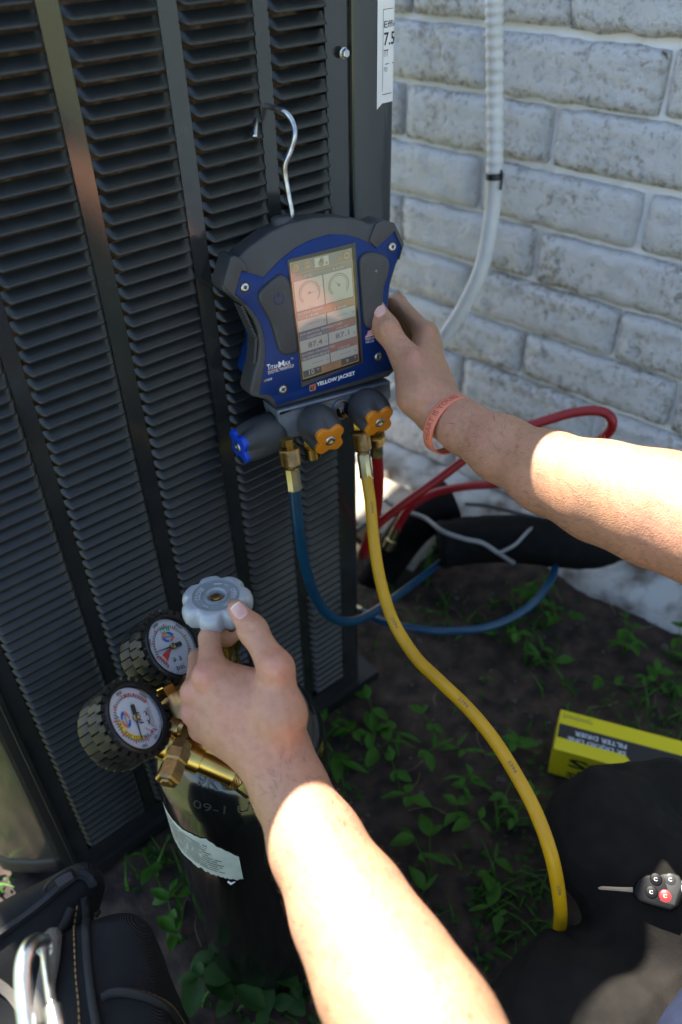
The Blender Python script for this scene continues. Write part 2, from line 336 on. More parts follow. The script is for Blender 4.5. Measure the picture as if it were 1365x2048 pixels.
# implicit surfaces: smooth unions of tapered capsules meshed with surface nets
def smin(a, b, k):
    h = np.clip(.5+.5*(b-a)/k, 0, 1); return b*(1-h)+a*h-k*h*(1-h)
def cone(p, a, b, ra, rb):
    a = np.asarray(a); b = np.asarray(b); ab = b-a; t = np.clip(((p-a)@ab)/(ab@ab+1e-12), 0, 1)
    return np.linalg.norm(p-a-t[..., None]*ab, axis=-1)-(ra+(rb-ra)*t)
def chain(p, pts, k=.008):
    d = None
    for (a, ra), (b, rb) in zip(pts[:-1], pts[1:]):
        q = cone(p, a, b, ra, rb); d = q if d is None else smin(d, q, k)
    return d
def nets(fn, lo, hi, h):
    lo = np.asarray(lo); n = np.ceil((np.asarray(hi)-lo)/h).astype(int)+1
    # coarse pass finds the blocks near the surface, the fine pass samples only those
    vol = np.empty(n, np.float32); B = 16
    for i in range(0, n[0], B):
        for j in range(0, n[1], B):
            for k in range(0, n[2], B):
                e = np.minimum([i+B, j+B, k+B], n); c = lo+h*(np.array([i, j, k])+e-1)/2
                dc = fn(c[None])[0]; rr = h*B*.9
                sl_ = (slice(i, e[0]), slice(j, e[1]), slice(k, e[2]))
                if abs(dc) > rr+.012: vol[sl_] = dc; continue
                g = np.stack(np.meshgrid(*[lo[q]+h*np.arange([i, j, k][q], e[q]) for q in range(3)], indexing='ij'), -1)
                vol[sl_] = fn(g.reshape(-1, 3)).reshape(g.shape[:3])
    ins = vol < 0
    cnt = np.zeros(np.array(n)-1, np.uint8)
    C8 = [(a, b, c) for a in (0, 1) for b in (0, 1) for c in (0, 1)]
    def sh(A, o): return A[o[0]:n[0]-1+o[0], o[1]:n[1]-1+o[1], o[2]:n[2]-1+o[2]]
    for o in C8: cnt += sh(ins, o)
    act = (cnt > 0) & (cnt < 8); idx = np.argwhere(act); vid = -np.ones(act.shape, np.int64); vid[act] = np.arange(len(idx))
    vals = {o: vol[idx[:, 0]+o[0], idx[:, 1]+o[1], idx[:, 2]+o[2]] for o in C8}
    acc = np.zeros((len(idx), 3)); num = np.zeros(len(idx))
    for a in C8:
        for ax in range(3):
            if a[ax]: continue
            b = list(a); b[ax] = 1; b = tuple(b); va, vb = vals[a], vals[b]; cr = (va < 0) != (vb < 0)
            t = np.where(cr, va/(va-vb+1e-20), 0); q = np.tile(np.array(a, float), (len(idx), 1)); q[:, ax] += t
            acc[cr] += q[cr]; num[cr] += 1
    V = lo+h*(idx+acc/num[:, None]); Fq = []
    for ax in range(3):
        o = [0, 0, 0]; o[ax] = 1; u, vv = [(1, 2), (2, 0), (0, 1)][ax]
        A = ins[:n[0]-o[0], :n[1]-o[1], :n[2]-o[2]]; Bm = ins[o[0]:, o[1]:, o[2]:]
        E_ = np.argwhere(A != Bm); ok = (E_[:, u] > 0) & (E_[:, vv] > 0) & (E_[:, u] < n[u]-1) & (E_[:, vv] < n[vv]-1); E_ = E_[ok]
        fl = A[E_[:, 0], E_[:, 1], E_[:, 2]]
        def cid(du, dv):
            q = E_.copy(); q[:, u] += du; q[:, vv] += dv; return vid[q[:, 0], q[:, 1], q[:, 2]]
        Q = np.stack([cid(-1, -1), cid(0, -1), cid(0, 0), cid(-1, 0)], 1)
        Q[~fl] = Q[~fl][:, ::-1]; Fq.append(Q)
    Fq = np.concatenate(Fq); Fq = Fq[(Fq >= 0).all(1)]
    return V, Fq
def relax(V, Fq, it=2, lam=.5):
    e = np.concatenate([Fq[:, [0, 1]], Fq[:, [1, 2]], Fq[:, [2, 3]], Fq[:, [3, 0]]])
    for _ in range(it):
        s = np.zeros_like(V); c = np.zeros(len(V))
        np.add.at(s, e[:, 0], V[e[:, 1]]); np.add.at(s, e[:, 1], V[e[:, 0]]); np.add.at(c, e[:, 0], 1); np.add.at(c, e[:, 1], 1)
        V = V+lam*(s/c[:, None]-V)
    return V
def hit(fn, x, y, d0=.3, d1=1.2):                      # where the line of sight through (x, y) meets an implicit surface
    r = R@ray(x, y); L_ = np.linalg.norm(r); t = d0
    for _ in range(200):
        q = fn((CAM+r*t)[None])[0]
        if q < 2e-5: break
        t += q/L_*.8
        if t > d1: break
    return CAM+r*t, t
def grad(fn, p, e=4e-4):
    return nrm([fn((p+np.eye(3)[i]*e)[None])[0]-fn((p-np.eye(3)[i]*e)[None])[0] for i in range(3)])

# ------------------------------------------------------------------ setting: ground, house wall, added overhang that blocks sun
from mathutils import noise as mn
def gh(x, y):
    if abs(x) > 2.2 or abs(y) > 2.6: return 0.
    return .010*mn.noise((x*7, y*7, 0))+.007*mn.noise((x*24, y*24, 3))+.0035*mn.noise((x*65, y*65, 5))
def axis(lo, hi, st):
    a = list(np.arange(lo, hi+1e-6, st)); out = []
    s = st; q = lo
    while q > -80: s *= 1.35; q -= s; out.insert(0, q)
    s = st; q = hi; tail = []
    while q < 80: s *= 1.35; q += s; tail.append(q)
    return out+a+tail
gx, gy = axis(-.75, 1.15, .011), axis(.1, 2.1, .011)
gv = [(x, y, gh(x, y)) for y in gy for x in gx]; nx = len(gx)
gf = [(j*nx+i, j*nx+i+1, (j+1)*nx+i+1, (j+1)*nx+i) for j in range(len(gy)-1) for i in range(nx-1)]
obj('ground', gv, gf, M['ground'], kind='structure')

WH = nrm([.74149457, -.67095887, 0]); WN = np.array([WH[1], -WH[0], 0.]); Z = np.array([0, 0, 1.])
W0 = -1.25283; WU = -.71691
def wp(u, z, o=0.): return WH*(u+WU)+WN*(W0+o)+Z*z     # z above ground
wall = thing('brick_wall', 'white painted brick house wall with flaking paint behind the pale conduit', 'wall', wp(0, 0))
UL = -1.75
UW = -.75
v, f = boxv(wp((UW+3)/2, 1.3, -.075), WH, WN, Z, 3-UW, .13, 2.5)
obj('mortar', v, f, M['mortar'], wall, smooth=False)
def brick_mesh(seed):
    rn = random.Random(seed); bm = bmesh.new(); L, H, D = .287, .0855, .05; nx, nz = 24, 8
    # front face as a pillowed, chipped grid with returns to the mortar
    vs = {}
    for i in range(nx+1):
        for j in range(nz+1):
            a = i/nx*2-1; b = j/nz*2-1
            ed = max(abs(a)**24, abs(b)**9); o = .010*(1-.8*ed)+0.0046*mn.noise((a*5+seed*9, b*2.2, seed))+.0042*mn.noise((a*15, b*5, seed*3.3))+.0026*mn.noise((a*34, b*11, seed*1.7))
            wv = .0028*mn.noise((a*3, b*3+seed*5, 7)); wz = .0042*mn.noise((a*4+4, b*2+seed*5, 1))
            sx = 1-.012*(abs(b)**6); sz = 1-.045*(abs(a)**20)
            vs[i, j] = bm.verts.new((a*L/2*sx+wv, o, b*H/2*sz+wz))
    for i in range(nx):
        for j in range(nz): bm.faces.new((vs[i, j], vs[i, j+1], vs[i+1, j+1], vs[i+1, j]))
    ring = [(i, 0) for i in range(nx)]+[(nx, j) for j in range(nz)]+[(i, nz) for i in range(nx, 0, -1)]+[(0, j) for j in range(nz, 0, -1)]
    bk = [bm.verts.new((vs[q].co.x*1.012, -.014, vs[q].co.z*1.03)) for q in ring]
    for k in range(len(ring)):
        k2 = (k+1) % len(ring); bm.faces.new((vs[ring[k]], vs[ring[k2]], bk[k2], bk[k]))
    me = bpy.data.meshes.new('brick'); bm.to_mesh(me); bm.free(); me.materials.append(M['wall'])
    me.polygons.foreach_set('use_smooth', [True]*len(me.polygons)); return me
bmeshes = [brick_mesh(k) for k in range(8)]
def vis(p, mg=60):
    c = R.T@(np.asarray(p)-CAM)
    if c[2] > -.05: return False
    x, y = CX+F*c[0]/-c[2], CY-F*c[1]/-c[2]; return -mg < x < 1365+mg and -mg < y < 2048+mg
for r in range(-6, 15):
    zb = HCAM-.253-.0968*(r-3.5)+.0484
    for k in range(-6, 9):
        u = (.065 if r % 2 else .235)+.298*k-.149+random.uniform(-.006, .006); c = wp(u, zb+random.uniform(-.002, .002))
        if zb < .06 or not any(vis(wp(u+q, zb), 560) for q in (-.15, 0, .15)) or u-.15 < UW: continue
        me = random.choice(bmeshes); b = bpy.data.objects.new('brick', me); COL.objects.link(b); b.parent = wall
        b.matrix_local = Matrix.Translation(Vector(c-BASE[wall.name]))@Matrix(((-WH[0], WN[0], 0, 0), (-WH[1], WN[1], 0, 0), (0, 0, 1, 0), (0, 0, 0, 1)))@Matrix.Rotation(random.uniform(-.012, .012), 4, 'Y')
# footing: a rough white ledge at the foot of the wall
fv = []; fn_ = 220
prof = [(0, .070), (.03, .062), (.055, .050), (.070, .034), (.082, .012), (.095, -.03)]
for i in range(fn_+1):
    u = UW+(3-UW)*i/fn_
    for o, z in prof: fv.append(wp(u, z+.014*mn.noise((u*9, o*30, 2))+.007*mn.noise((u*31, o*60, 5)), o+.020*mn.noise((u*7, z*20, 8))*(o > 0)+.010*mn.noise((u*27, z*40, 3))*(o > 0)))
m_ = len(prof); ff = [(i*m_+j, i*m_+j+1, (i+1)*m_+j+1, (i+1)*m_+j) for i in range(fn_) for j in range(m_-1)]
obj('footing', fv, ff, M['footing'], wall)
shade_overhang = thing('added_shade_overhang', 'unseen boarded overhang added to shade the ground by the brick wall', 'shade overhang', wp(0, 2.55))  # unseen overhang added to block sun; its end lets a patch through
for k in range(-3, 3):
    v, f = boxv(wp((UL+3)/2, 2.56-.003*k, .062+.124*k), WH, WN, Z, 3-UL, .130, .02); obj('shade_board', v, f, M['shade_overhang'], shade_overhang, smooth=False)
v, f = boxv(wp((UL+3)/2, 2.60, .385), WH, WN, Z, 3-UL, .02, .16); obj('shade_fascia', v, f, M['shade_overhang'], shade_overhang, smooth=False)

pad = thing('concrete_block', 'pale concrete block on the soil between the unit and the wall', 'block', (.09, 1.35, 0))
def rough_block(c, X, Y, sx, sy, sz, m, parent, name):
    bm = bmesh.new(); bmesh.ops.create_cube(bm, size=1)
    bmesh.ops.subdivide_edges(bm, edges=bm.edges[:], cuts=5, use_grid_fill=True)
    for v in bm.verts:
        p = v.co.copy(); q = np.array(c)+X*p.x*sx+Y*p.y*sy+np.array([0, 0, 1])*p.z*sz; n = mn.noise_vector(Vector(q*9))*.008+mn.noise_vector(Vector(q*40))*.003
        v.co = Vector(q-BASE[parent.name])+n
    me = bpy.data.meshes.new(name); bm.to_mesh(me); bm.free(); return link(name, me, m, parent)
M['concrete'] = mat('pale_concrete', (.42, .37, .30), .85, c2=(.26, .22, .17), nscale=22, ndetail=8, bump=.5, bscale=90)
rough_block((.085, 1.36, .02), WH, WN, .30, .16, .07, M['concrete'], pad, 'block_body')

# ------------------------------------------------------------------ the outdoor unit
t_ = rad(39); PH = np.array([math.cos(t_), math.sin(t_), 0]); PN = np.array([PH[1], -PH[0], 0.])
p0 = P(580, 430, .83)-CAM; PU = p0@PH; PO = p0@PN
def pp(u, z, o=0.): return PH*(u+PU)+PN*(PO+o)+Z*(HCAM+z)          # z measured from the camera's height
def pan(x, y, o=0.):                                               # where a line of sight meets the louvred face
    r = R@ray(x, y); t = (PO+o)/(r@PN); return CAM+r*t
TOPZ = .008; BOTZ = -1.075
ac = thing('air_conditioner', 'tall dark grey louvred outdoor air conditioning unit beside the white brick wall', 'air conditioner', pp(-.15, -HCAM))
def slab(name, u0, u1, z0, z1, o0, o1, m, **k):
    v, f = boxv(pp((u0+u1)/2, (z0+z1)/2, (o0+o1)/2), PH, PN, Z, u1-u0, o1-o0, z1-z0); return obj(name, v, f, m, ac, smooth=False, **k)
LC = [(-.530, -.436), (-.4155, -.324), (-.3075, -.2215), (-.2025, -.1205), (-.1015, -.0145), (-.010, .0535)][1:]
ribs = [(-.436, -.4165), (-.3235, -.3080), (-.2210, -.2030), (-.1200, -.1020), (-.0140, -.0105), (.0540, .0830)]
ribs[4] = (-.0265, -.0105); LC[3] = (-.1015, -.027)
for a, b in ribs: slab('rib', a, b, BOTZ, TOPZ-.06, -.0015, 0, M['ac_flat'])
slab('header', -.436, .083, TOPZ-.06, TOPZ, -.0015, 0.0005, M['ac_flat'])
slab('footer', -.436, .083, BOTZ-.03, BOTZ, -.0015, 0.0005, M['ac_flat'])
slab('condenser_coil', -.43, .10, BOTZ, TOPZ, -.062, -.034, M['coil'])
slab('base_pan', -.45, .125, -HCAM+.015, BOTZ-.03, -.60, .012, M['ac_dark'])
slab('cabinet_back', -.50, .15, BOTZ-.02, TOPZ, -.62, -.60, M['ac'])
slab('cabinet_side', .128, .14, BOTZ-.02, TOPZ, -.60, -.31, M['ac'])
slab('corner_filler', -.452, -.422, BOTZ-.03, TOPZ, -.06, -.013, M['void'])
slab('edge_trim', -.4415, -.4362, BOTZ-.02, TOPZ, -.012, .006, M['ac'])
v, f = boxv(pp(-.182, TOPZ+.02, -.30), PH, PN, Z, .704, .65, .04); obj('top_lid', v, f, M['ac'], ac, smooth=False)
v, f = boxv(pp(-.15, (BOTZ+TOPZ)/2, -.35), PH, PN, Z, .50, .45, TOPZ-BOTZ); obj('inner_core', v, f, M['void'], ac, smooth=False)
slab('valve_corner', .0832, .0875, BOTZ-.03, -.44, -.30, -.001, M['ac'])
# chamfered side panel at the near left corner
CD = nrm(-PH*math.cos(rad(40))-PN*math.sin(rad(40))); CN = np.array([CD[1], -CD[0], 0]); CN = CN if CN@PN > 0 else -CN
c0 = pp(-.448, 0, -.012); a0 = c0+CD*.004; pts = []
for s, bo in [(0, -.012), (.004, -.003), (.012, 0), (.04, .002), (.075, .001), (.092, -.004), (.100, -.012), (.104, -.03), (.108, -.40)]: pts.append((s, bo))
vv = []
for z in (BOTZ-.005, TOPZ):
    for s, bo in pts: q = a0+CD*s+CN*bo; vv.append((q[0], q[1], HCAM+z))
k_ = len(pts); obj('side_panel', vv, [(i, i+1, k_+i+1, k_+i) for i in range(k_-1)], M['ac_panel'], ac)
vv = []
for z, ex in ((BOTZ-.032, .004), (BOTZ-.008, .004), (BOTZ-.004, 0)):
    for s, bo in pts: q = a0+CD*s+CN*(bo+ex); vv.append((q[0], q[1], HCAM+z))
obj('side_sill', vv, [(r_*k_+i, r_*k_+i+1, (r_+1)*k_+i+1, (r_+1)*k_+i) for r_ in range(2) for i in range(k_-1)], M['ac'], ac)
vv = []
for z in (-HCAM+.01, BOTZ-.034):
    for s, bo in pts: q = a0+CD*s+CN*(bo-.015); vv.append((q[0], q[1], HCAM+z))
obj('side_plinth', vv, [(i, i+1, k_+i+1, k_+i) for i in range(k_-1)], M['ac_dark'], ac)
# service cover at the far right corner with its rounded edge
cv = []; cp = [(.0835, -.001), (.0840, .0035), (.0862, .0042), (.124, .0042), (.136, .0042), (.1398, .0032), (.1418, .0005), (.1425, -.004), (.1425, -.30)]
zs = [-.44, TOPZ]
for z in zs:
    for u, o in cp: cv.append(pp(u, z, o))
k_ = len(cp); obj('service_cover', cv, [(i, i+1, k_+i+1, k_+i) for i in range(k_-1)]+[tuple(range(k_))[::-1]], M['ac_flat'], ac, sharp=rad(60))
# the louvres: every one a stamped scoop
def louvre_v(u0, u1, zl):
    nu, ns = 12, 4; ts = [0, .03, .06, .09, .12, .3, .5, .7, .88, .91, .94, .97, 1]; V_ = []
    for t in ts:
        x = u0+(u1-u0)*t; e = min(t, 1-t)*(u1-u0); e = min(1, e/.0065); e = math.sin(e*math.pi/2)
        for s in range(ns+1):
            q = s/ns; o = .0095*q*e; z = zl+.0098*(1-q)+.0032*(1-e)*q
            V_.append(pp(x, z, o-.0012*(1-e)))
        V_.append(pp(x, zl-.0006+.0035*(1-e), .0085*e-.0016))
    k = ns+2; F_ = [(i*k+j, i*k+j+1, (i+1)*k+j+1, (i+1)*k+j) for i in range(len(ts)-1) for j in range(k-1)]
    return V_, F_
PITCH = .0141; rows = []
for ci, (a, b) in enumerate(LC):
    ph0 = -.1040+.0004*ci
    for k in range(-16, 75):
        zl = ph0-PITCH*k
        if zl < BOTZ+.004 or zl+.0105 > TOPZ-.06: continue
        seen = any(vis(pp(a+(b-a)*q, zl, .005), 4) for q in (0, .5, 1)); d = np.linalg.norm(pp((a+b)/2, zl)-CAM)
        rows.append((0 if seen else 1, d, a, b, zl))
rows.sort(); rest = MB()
for n_, (hid, d, a, b, zl) in enumerate(rows):
    v, f = louvre_v(a-.0008, b+.0008, zl+random.uniform(-.0004, .0004))
    if n_ < 298 and not hid: obj('louvre', v, f, M['ac'], ac)
    else: rest.add(v, f)
rest.build('louvre_bank', M['ac'], ac, kind='stuff')
# hex head screw on the cover seam
def hexscrew(c, n, r, parent, m):
    v, f = lathev(c, n, [(0, r*1.25), (.0012, r*1.25), (.0016, r*1.1)], 24); s = obj('screw', v, f, m, parent, sharp=rad(40))
    v, f = lathev(c+n*.0016, n, [(0, r), (.0035, r), (.0042, r*.8)], 6, flat=1); obj('screw_head', v, f, m, s, smooth=False)
hexscrew(pan(687, 106, .004), PN, .0042, ac, M['zinc'])
# energy label wrapped round the corner
def lab(u, z, o): return pp(u, z, o)
lp = [(.1165, .0046), (.124, .0046), (.136, .0046), (.1400, .0036), (.1421, .0008), (.1429, -.004), (.1429, -.14)]
lv_ = []; 
for z in (-.196, TOPZ-.004):
    for i, (u, o) in enumerate(lp): lv_.append(lab(u+.0002, z-(.005 if (z < 0 and i == 0) else 0), o))
k_ = len(lp); elab = obj('energy_label', lv_, [(i, i+1, k_+i+1, k_+i) for i in range(k_-1)], M['paper'], ac)
def lwarp(u0, z0, up):
    # lettering follows the bend of the label
    us = [0]; 
    for (a, b), (c, d) in zip(lp[:-1], lp[1:]): us.append(us[-1]+math.hypot(c-a, d-b))
    def fn(a, b):
        s = np.asarray(a)+u0; uu = np.interp(s, us, [q[0] for q in lp]); oo = np.interp(s, us, [q[1] for q in lp])
        return np.array([pp(x+.0004, z0+y, o_+.0004) for x, y, o_ in zip(uu, b, oo)])
    return fn
for s, z, wd, h in [('Efficien', -.128, .031, .0058), ('7.54', -.1435, .022, .0115), ('TT', -.1535, .006, .0062), ('TO', -.167, .005, .004)]:
    text(s, None, None, None, wd, M['ink'], elab, height=h, warp=lwarp(.0085, z, 0), bold=.012 if '7' in s else 0)
def lrect(u0, u1, z0, z1):
    f_ = lwarp(0, 0, 0); n = 8; a = np.linspace(u0, u1, n); q = np.concatenate([f_(a, np.full(n, z0)), f_(a, np.full(n, z1))]); return q, [(i, i+1, n+i+1, n+i) for i in range(n-1)]
ru = MB()
for r_ in [(.007, .1, -.1125, -.112), (.007, .0074, -.185, -.112), (.0105, .1, -.1605, -.1598), (.007, .1, -.188, -.1874)]: ru.add(*lrect(*r_))
ru.build('label_rules', M['ink'], elab, smooth=False, kind='stuff')

# ------------------------------------------------------------------ conduit on the wall
cdt = thing('wall_conduit', 'pale corrugated plastic conduit curving down in front of the white brick wall', 'conduit', P(990, 340, 1.2))
path = catmull([P(988, -60, 1.06), P(989, 60, 1.10), P(990, 200, 1.155), P(990, 340, 1.20), P(984, 430, 1.235), P(965, 530, 1.27), P(930, 610, 1.30), P(890, 672, 1.33), P(840, 735, 1.37), P(770, 800, 1.42)], 40)
rr = np.array([.0122+(.0007*math.sin(i*.95) if i < 125 else 0) for i in range(len(path))])
v, f = tubev(path, rr, 18); obj('tube', v, f, M['pvc'], cdt)
i0 = 3*40+2; v, f = tubev(path[i0:i0+6], .0134, 18); obj('tape_band', v, f, M['tape'], cdt)
v, f = tubev(catmull([P(1003, 340, 1.19), P(1004, 360, 1.195), P(1001, 380, 1.2)], 5), [.002]*11, 6); obj('tape_tail', v, f, M['tape'], cdt)

# ------------------------------------------------------------------ digital manifold gauge hanging on the unit
dX = nrm([math.cos(rad(28)), math.sin(rad(28)), -.030]); dY = nrm(np.array([-.056, .14, .988])); dY = nrm(dY-dX*np.dot(dX, dY)); dN = np.cross(dX, dY)
d0 = P(650, 625, .84)
class Plane:
    def __init__(s, O, X, Y): s.O = np.asarray(O); s.X = X; s.Y = Y; s.N = np.cross(X, Y); s.t = (s.O, s.X, s.Y, s.N)
    def ab(s, x, y, h=0.):
        r = R@ray(x, y); t = ((s.O-CAM)@s.N+h)/(r@s.N); q = CAM+r*t-s.O; return np.array([q@s.X, q@s.Y])
    def at(s, x, y, h=0.): a, b = s.ab(x, y, h); return s.O+s.X*a+s.Y*b+s.N*h
    def w(s, a, b, h=0.): return s.O+s.X*a+s.Y*b+s.N*h
DP = Plane(d0, dX, dY)
def c1(x, y): return 400+x/2.4818, 400+y/2.4818
def out2(pts, h=0.): return [tuple(DP.ab(*c1(*q), h)) for q in pts]
dev = thing('manifold_gauge', 'blue and grey digital manifold gauge with a lit screen hooked on the louvred unit', 'gauge', d0)
def smooth2(pts, n=3):
    p = [np.array(q) for q in pts]; m_ = len(p); o = []
    for i in range(m_):
        a, b, c, d = p[i-1], p[i], p[(i+1) % m_], p[(i+2) % m_]
        for k in range(n):
            t = k/n; o.append(.5*((2*b)+(-a+c)*t+(2*a-5*b+4*c-d)*t*t+(-a+3*b-3*c+d)*t**3))
    return o
bootL = [(148, 285), (170, 272), (185, 292), (262, 222), (350, 160), (450, 115), (560, 90), (650, 84), (740, 90), (812, 103), (850, 122), (868, 112), (905, 96), (962, 114), (1012, 215), (1008, 250), (975, 330), (948, 420), (938, 520), (945, 620), (960, 740), (968, 850), (940, 878), (395, 1030), (375, 1030), (340, 995), (300, 985), (262, 975), (250, 950), (268, 870), (290, 795), (298, 720), (290, 650), (265, 590), (222, 530), (165, 482), (118, 452), (108, 425)]
prism('rubber_boot', out2(bootL), DP.t, -.028, .0, M['rubber'], dev, bevel=.0045)
# the ear blocks stand a little proud of the boot
for e_ in ([(112, 420), (150, 280), (172, 274), (215, 300), (240, 355), (205, 350), (172, 466), (222, 522), (165, 478)], [(868, 118), (905, 98), (960, 112), (1008, 215), (985, 295), (1000, 235), (962, 153), (872, 236), (838, 200)]):
    prism('ear', out2(e_), DP.t, -.022, .0025, M['rubber'], dev, bevel=.0018)
prism('back_shell', [tuple(np.array(q)*np.array([.92, .82])) for q in out2(bootL)], DP.t, -.052, -.0282, M['blueplate'], dev, bevel=.0015)
# ridged grips down both sides
gb = MB()
for k in range(26):
    for side, A, B_ in ((0, (222, 532), (292, 690)), (0, (292, 690), (282, 820))):
        if (k < 13) != (side == 0 and A == (222, 532)): continue
        t = (k % 13)/13; a = DP.ab(*c1(A[0]+(B_[0]-A[0])*t, A[1]+(B_[1]-A[1])*t)); q = DP.w(a[0]-.0012, a[1], -.0125)
        v, f = boxv(q, dX, dY, dN, .0028, .0020, .019); gb.add(v, f)
gb.build('grip_ridges', M['rubber'], dev, smooth=False, kind='stuff')
plate = [(205, 352), (318, 384), (345, 352), (400, 295), (470, 240), (550, 198), (640, 171), (720, 172), (790, 190), (838, 212), (868, 235), (962, 155), (1000, 236), (972, 305), (940, 400), (928, 500), (935, 620), (950, 740), (958, 838), (380, 1020), (368, 985), (345, 965), (296, 965), (310, 880), (325, 790), (322, 690), (300, 610), (260, 550), (215, 500), (175, 466)]
prism('face_plate', out2(plate), DP.t, .0002, .0011, M['blueplate'], dev, bevel=.0003, seg=1)
# screen
def quad(pts, h0, h1, name, m, par, **k): return prism(name, out2(pts), DP.t, h0, h1, m, par, **k)
bz = quad([(428, 293), (768, 208), (806, 803), (503, 925)], .0012, .0030, 'screen_bezel', M['bezel'], dev, bevel=.0006, seg=2)
gl = quad([(433, 303), (757, 224), (795, 800), (503, 900)], .0031, .0034, 'screen_glass', M['glassblack'], bz)
SC = [DP.ab(*c1(*q)) for q in ((437, 309), (745, 235), (783, 796), (505, 888))]
def suv(u, v, h=.0037):
    a = (SC[0]*(1-u)+SC[1]*u)*(1-v)+(SC[3]*(1-u)+SC[2]*u)*v; return DP.w(a[0], a[1], h)
def srect(u0, v0, u1, v1, m, h=.0037, name='display_panel'):
    n = 3; vv = []; 
    for (u, v) in ((u0, v1), (u1, v1), (u1, v0), (u0, v0)): vv.append(suv(u, v, h))
    return obj(name, vv, [(0, 1, 2, 3)], m, bz, smooth=False)
def stext(s, u, v, wd, m, h=None, align='C', hh=.0040, bold=0.):
    x = nrm(suv(u+.01, v)-suv(u-.01, v)); y = nrm(suv(u, v-.01)-suv(u, v+.01)); W_ = np.linalg.norm(SC[1]-SC[0])
    return text(s, suv(u, v, hh), x, y, wd*W_, m, bz, height=(h*W_ if h else None), align=align, bold=bold)
srect(0, 0, 1, 1, M['s_dark'], .0035); srect(.0, .0, 1, .098, M['s_bar'], .0036); srect(0, .098, 1, .106, M['s_orange'], .0037)
srect(.02, .108, .98, .155, M['s_bar'], .0036); srect(.0, .106, .012, 1, M['s_orange'], .00365); srect(.985, .106, 1, 1, M['s_orange'], .00365)
def ring(cu, cv, r0, r1, a0, a1, m, h=.0040, name='display_mark', asp=None, n=28):
    W_ = np.linalg.norm(SC[1]-SC[0]); H_ = np.linalg.norm(SC[3]-SC[0]); k = W_/H_; vv = []
    for i in range(n+1):
        a = rad(a0+(a1-a0)*i/n)
        for r in (r0, r1): vv.append(suv(cu+r*math.cos(a), cv-r*k*math.sin(a), h))
    return obj(name, vv, [(2*i, 2*i+1, 2*i+3, 2*i+2) for i in range(n)], m, bz, smooth=False)
ring(.085, .05, 0.001, .052, 0, 360, M['s_orange']); srect(.06, .038, .11, .043, M['s_ink'], .0042); srect(.06, .048, .11, .053, M['s_ink'], .0042); srect(.06, .058, .11, .063, M['s_ink'], .0042)
srect(.215, .022, .315, .078, M['s_orange'], .0038); srect(.225, .028, .305, .072, M['s_bar'], .0039); srect(.24, .052, .29, .07, M['s_orange'], .0040); srect(.245, .026, .285, .04, M['s_orange'], .0040)
srect(.385, .012, .615, .088, M['s_white'], .0038); ring(.49, .06, .0, .045, 0, 360, M['s_ink'], .0040); ring(.505, .035, .012, .03, 0, 360, M['s_ink'], .0040); ring(.58, .068, 0, .018, 0, 360, M['s_ink'], .0040)
ring(.905, .05, .02, .052, 0, 360, M['s_orange']); srect(.755, .04, .82, .07, M['s_red'], .0039)
stext('psig', .26, .147, .105, M['s_pale']); stext('R-410A', .76, .145, .17, M['s_pale'], h=.045)
for u0, u1 in ((.025, .49), (.505, .975)): srect(u0, .158, u1, .405, M['s_white'], .0038)
for cu, an in ((.26, -5), (.745, 132)):
    ring(cu, .275, .158, .172, -45, 225, M['s_ink']); ring(cu, .275, .135, .142, 0 if cu < .5 else -30, 225, M['s_bar'])
    ring(cu, .275, 0, .022, 0, 360, M['s_ink']); W_ = np.linalg.norm(SC[1]-SC[0]); H_ = np.linalg.norm(SC[3]-SC[0]); k = W_/H_; ca, sa = math.cos(rad(an)), math.sin(rad(an))
    obj('display_needle', [suv(cu-sa*.006, .275-ca*.006*k, .0041), suv(cu+ca*.13, .275-sa*.13*k, .0041), suv(cu+sa*.006, .275+ca*.006*k, .0041), suv(cu-ca*.05, .275+sa*.05*k, .0041)], [(0, 1, 2, 3)], M['s_ink'], bz, smooth=False)
    stext('- - -', cu, .395, .09, M['s_bar'], h=.008)
for v0, ttl, sub in ((.41, 'SYSTEM TEMPS', 'LINE'), (.585, 'SATURATION TEMPERATURES', 'VAPOR'), (.765, 'SYSTEM PROPERTIES', 'SUPERHEAT')):
    srect(.015, v0, .985, v0+.038, M['s_bar'], .0038)
    srect(.5, v0, .985, v0+.038, M['s_red'], .0039); srect(.015, v0+.038, .5, v0+.07, M['s_bar2'], .0038); srect(.5, v0+.038, .985, v0+.07, M['s_red'], .0038)
    stext(ttl, .03, v0+.031, {'SYSTEM TEMPS': .42, 'SYSTEM PROPERTIES': .56}.get(ttl, .72), M['s_pale'], h=.034, align='L'); stext(sub, .27, v0+.064, .05*len(sub), M['s_pale'], h=.03)
    stext({'LINE': 'LINE', 'VAPOR': 'LIQUID', 'SUPERHEAT': 'SUBCOOL'}[sub], .75, v0+.064, .2, M['s_pale'], h=.03)
for v0, v1 in ((.483, .58), (.658, .76), (.838, .925)):
    for u0, u1 in ((.015, .49), (.505, .985)): srect(u0, v0, u1, v1, M['s_white'], .0038)
for v_ in (.537, .885):
    for cu in (.28, .76): stext('- - - - -', cu, v_, .17, M['s_ink'], h=.012, bold=.02)
stext('87.4', .27, .735, .24, M['s_ink'], h=.082, bold=.02); stext('87.1', .74, .73, .24, M['s_ink'], h=.08, bold=.015)
for u_ in (.45, .945):
    for v_ in (.55, .735, .9): stext('°F', u_, v_, .04, M['s_ink'])
srect(.012, .93, .988, .998, M['s_orange'], .0038); srect(.015, .93, .33, .985, M['s_dark'], .0039); srect(.68, .93, .985, .985, M['s_dark'], .0039)
stext('10', .16, .975, .09, M['s_pale']); stext('9', .79, .975, .035, M['s_pale']); stext('SYSTEM', .5, .96, .24, M['s_ink'], h=.04); stext('TARGETS', .5, .992, .26, M['s_ink'], h=.04)
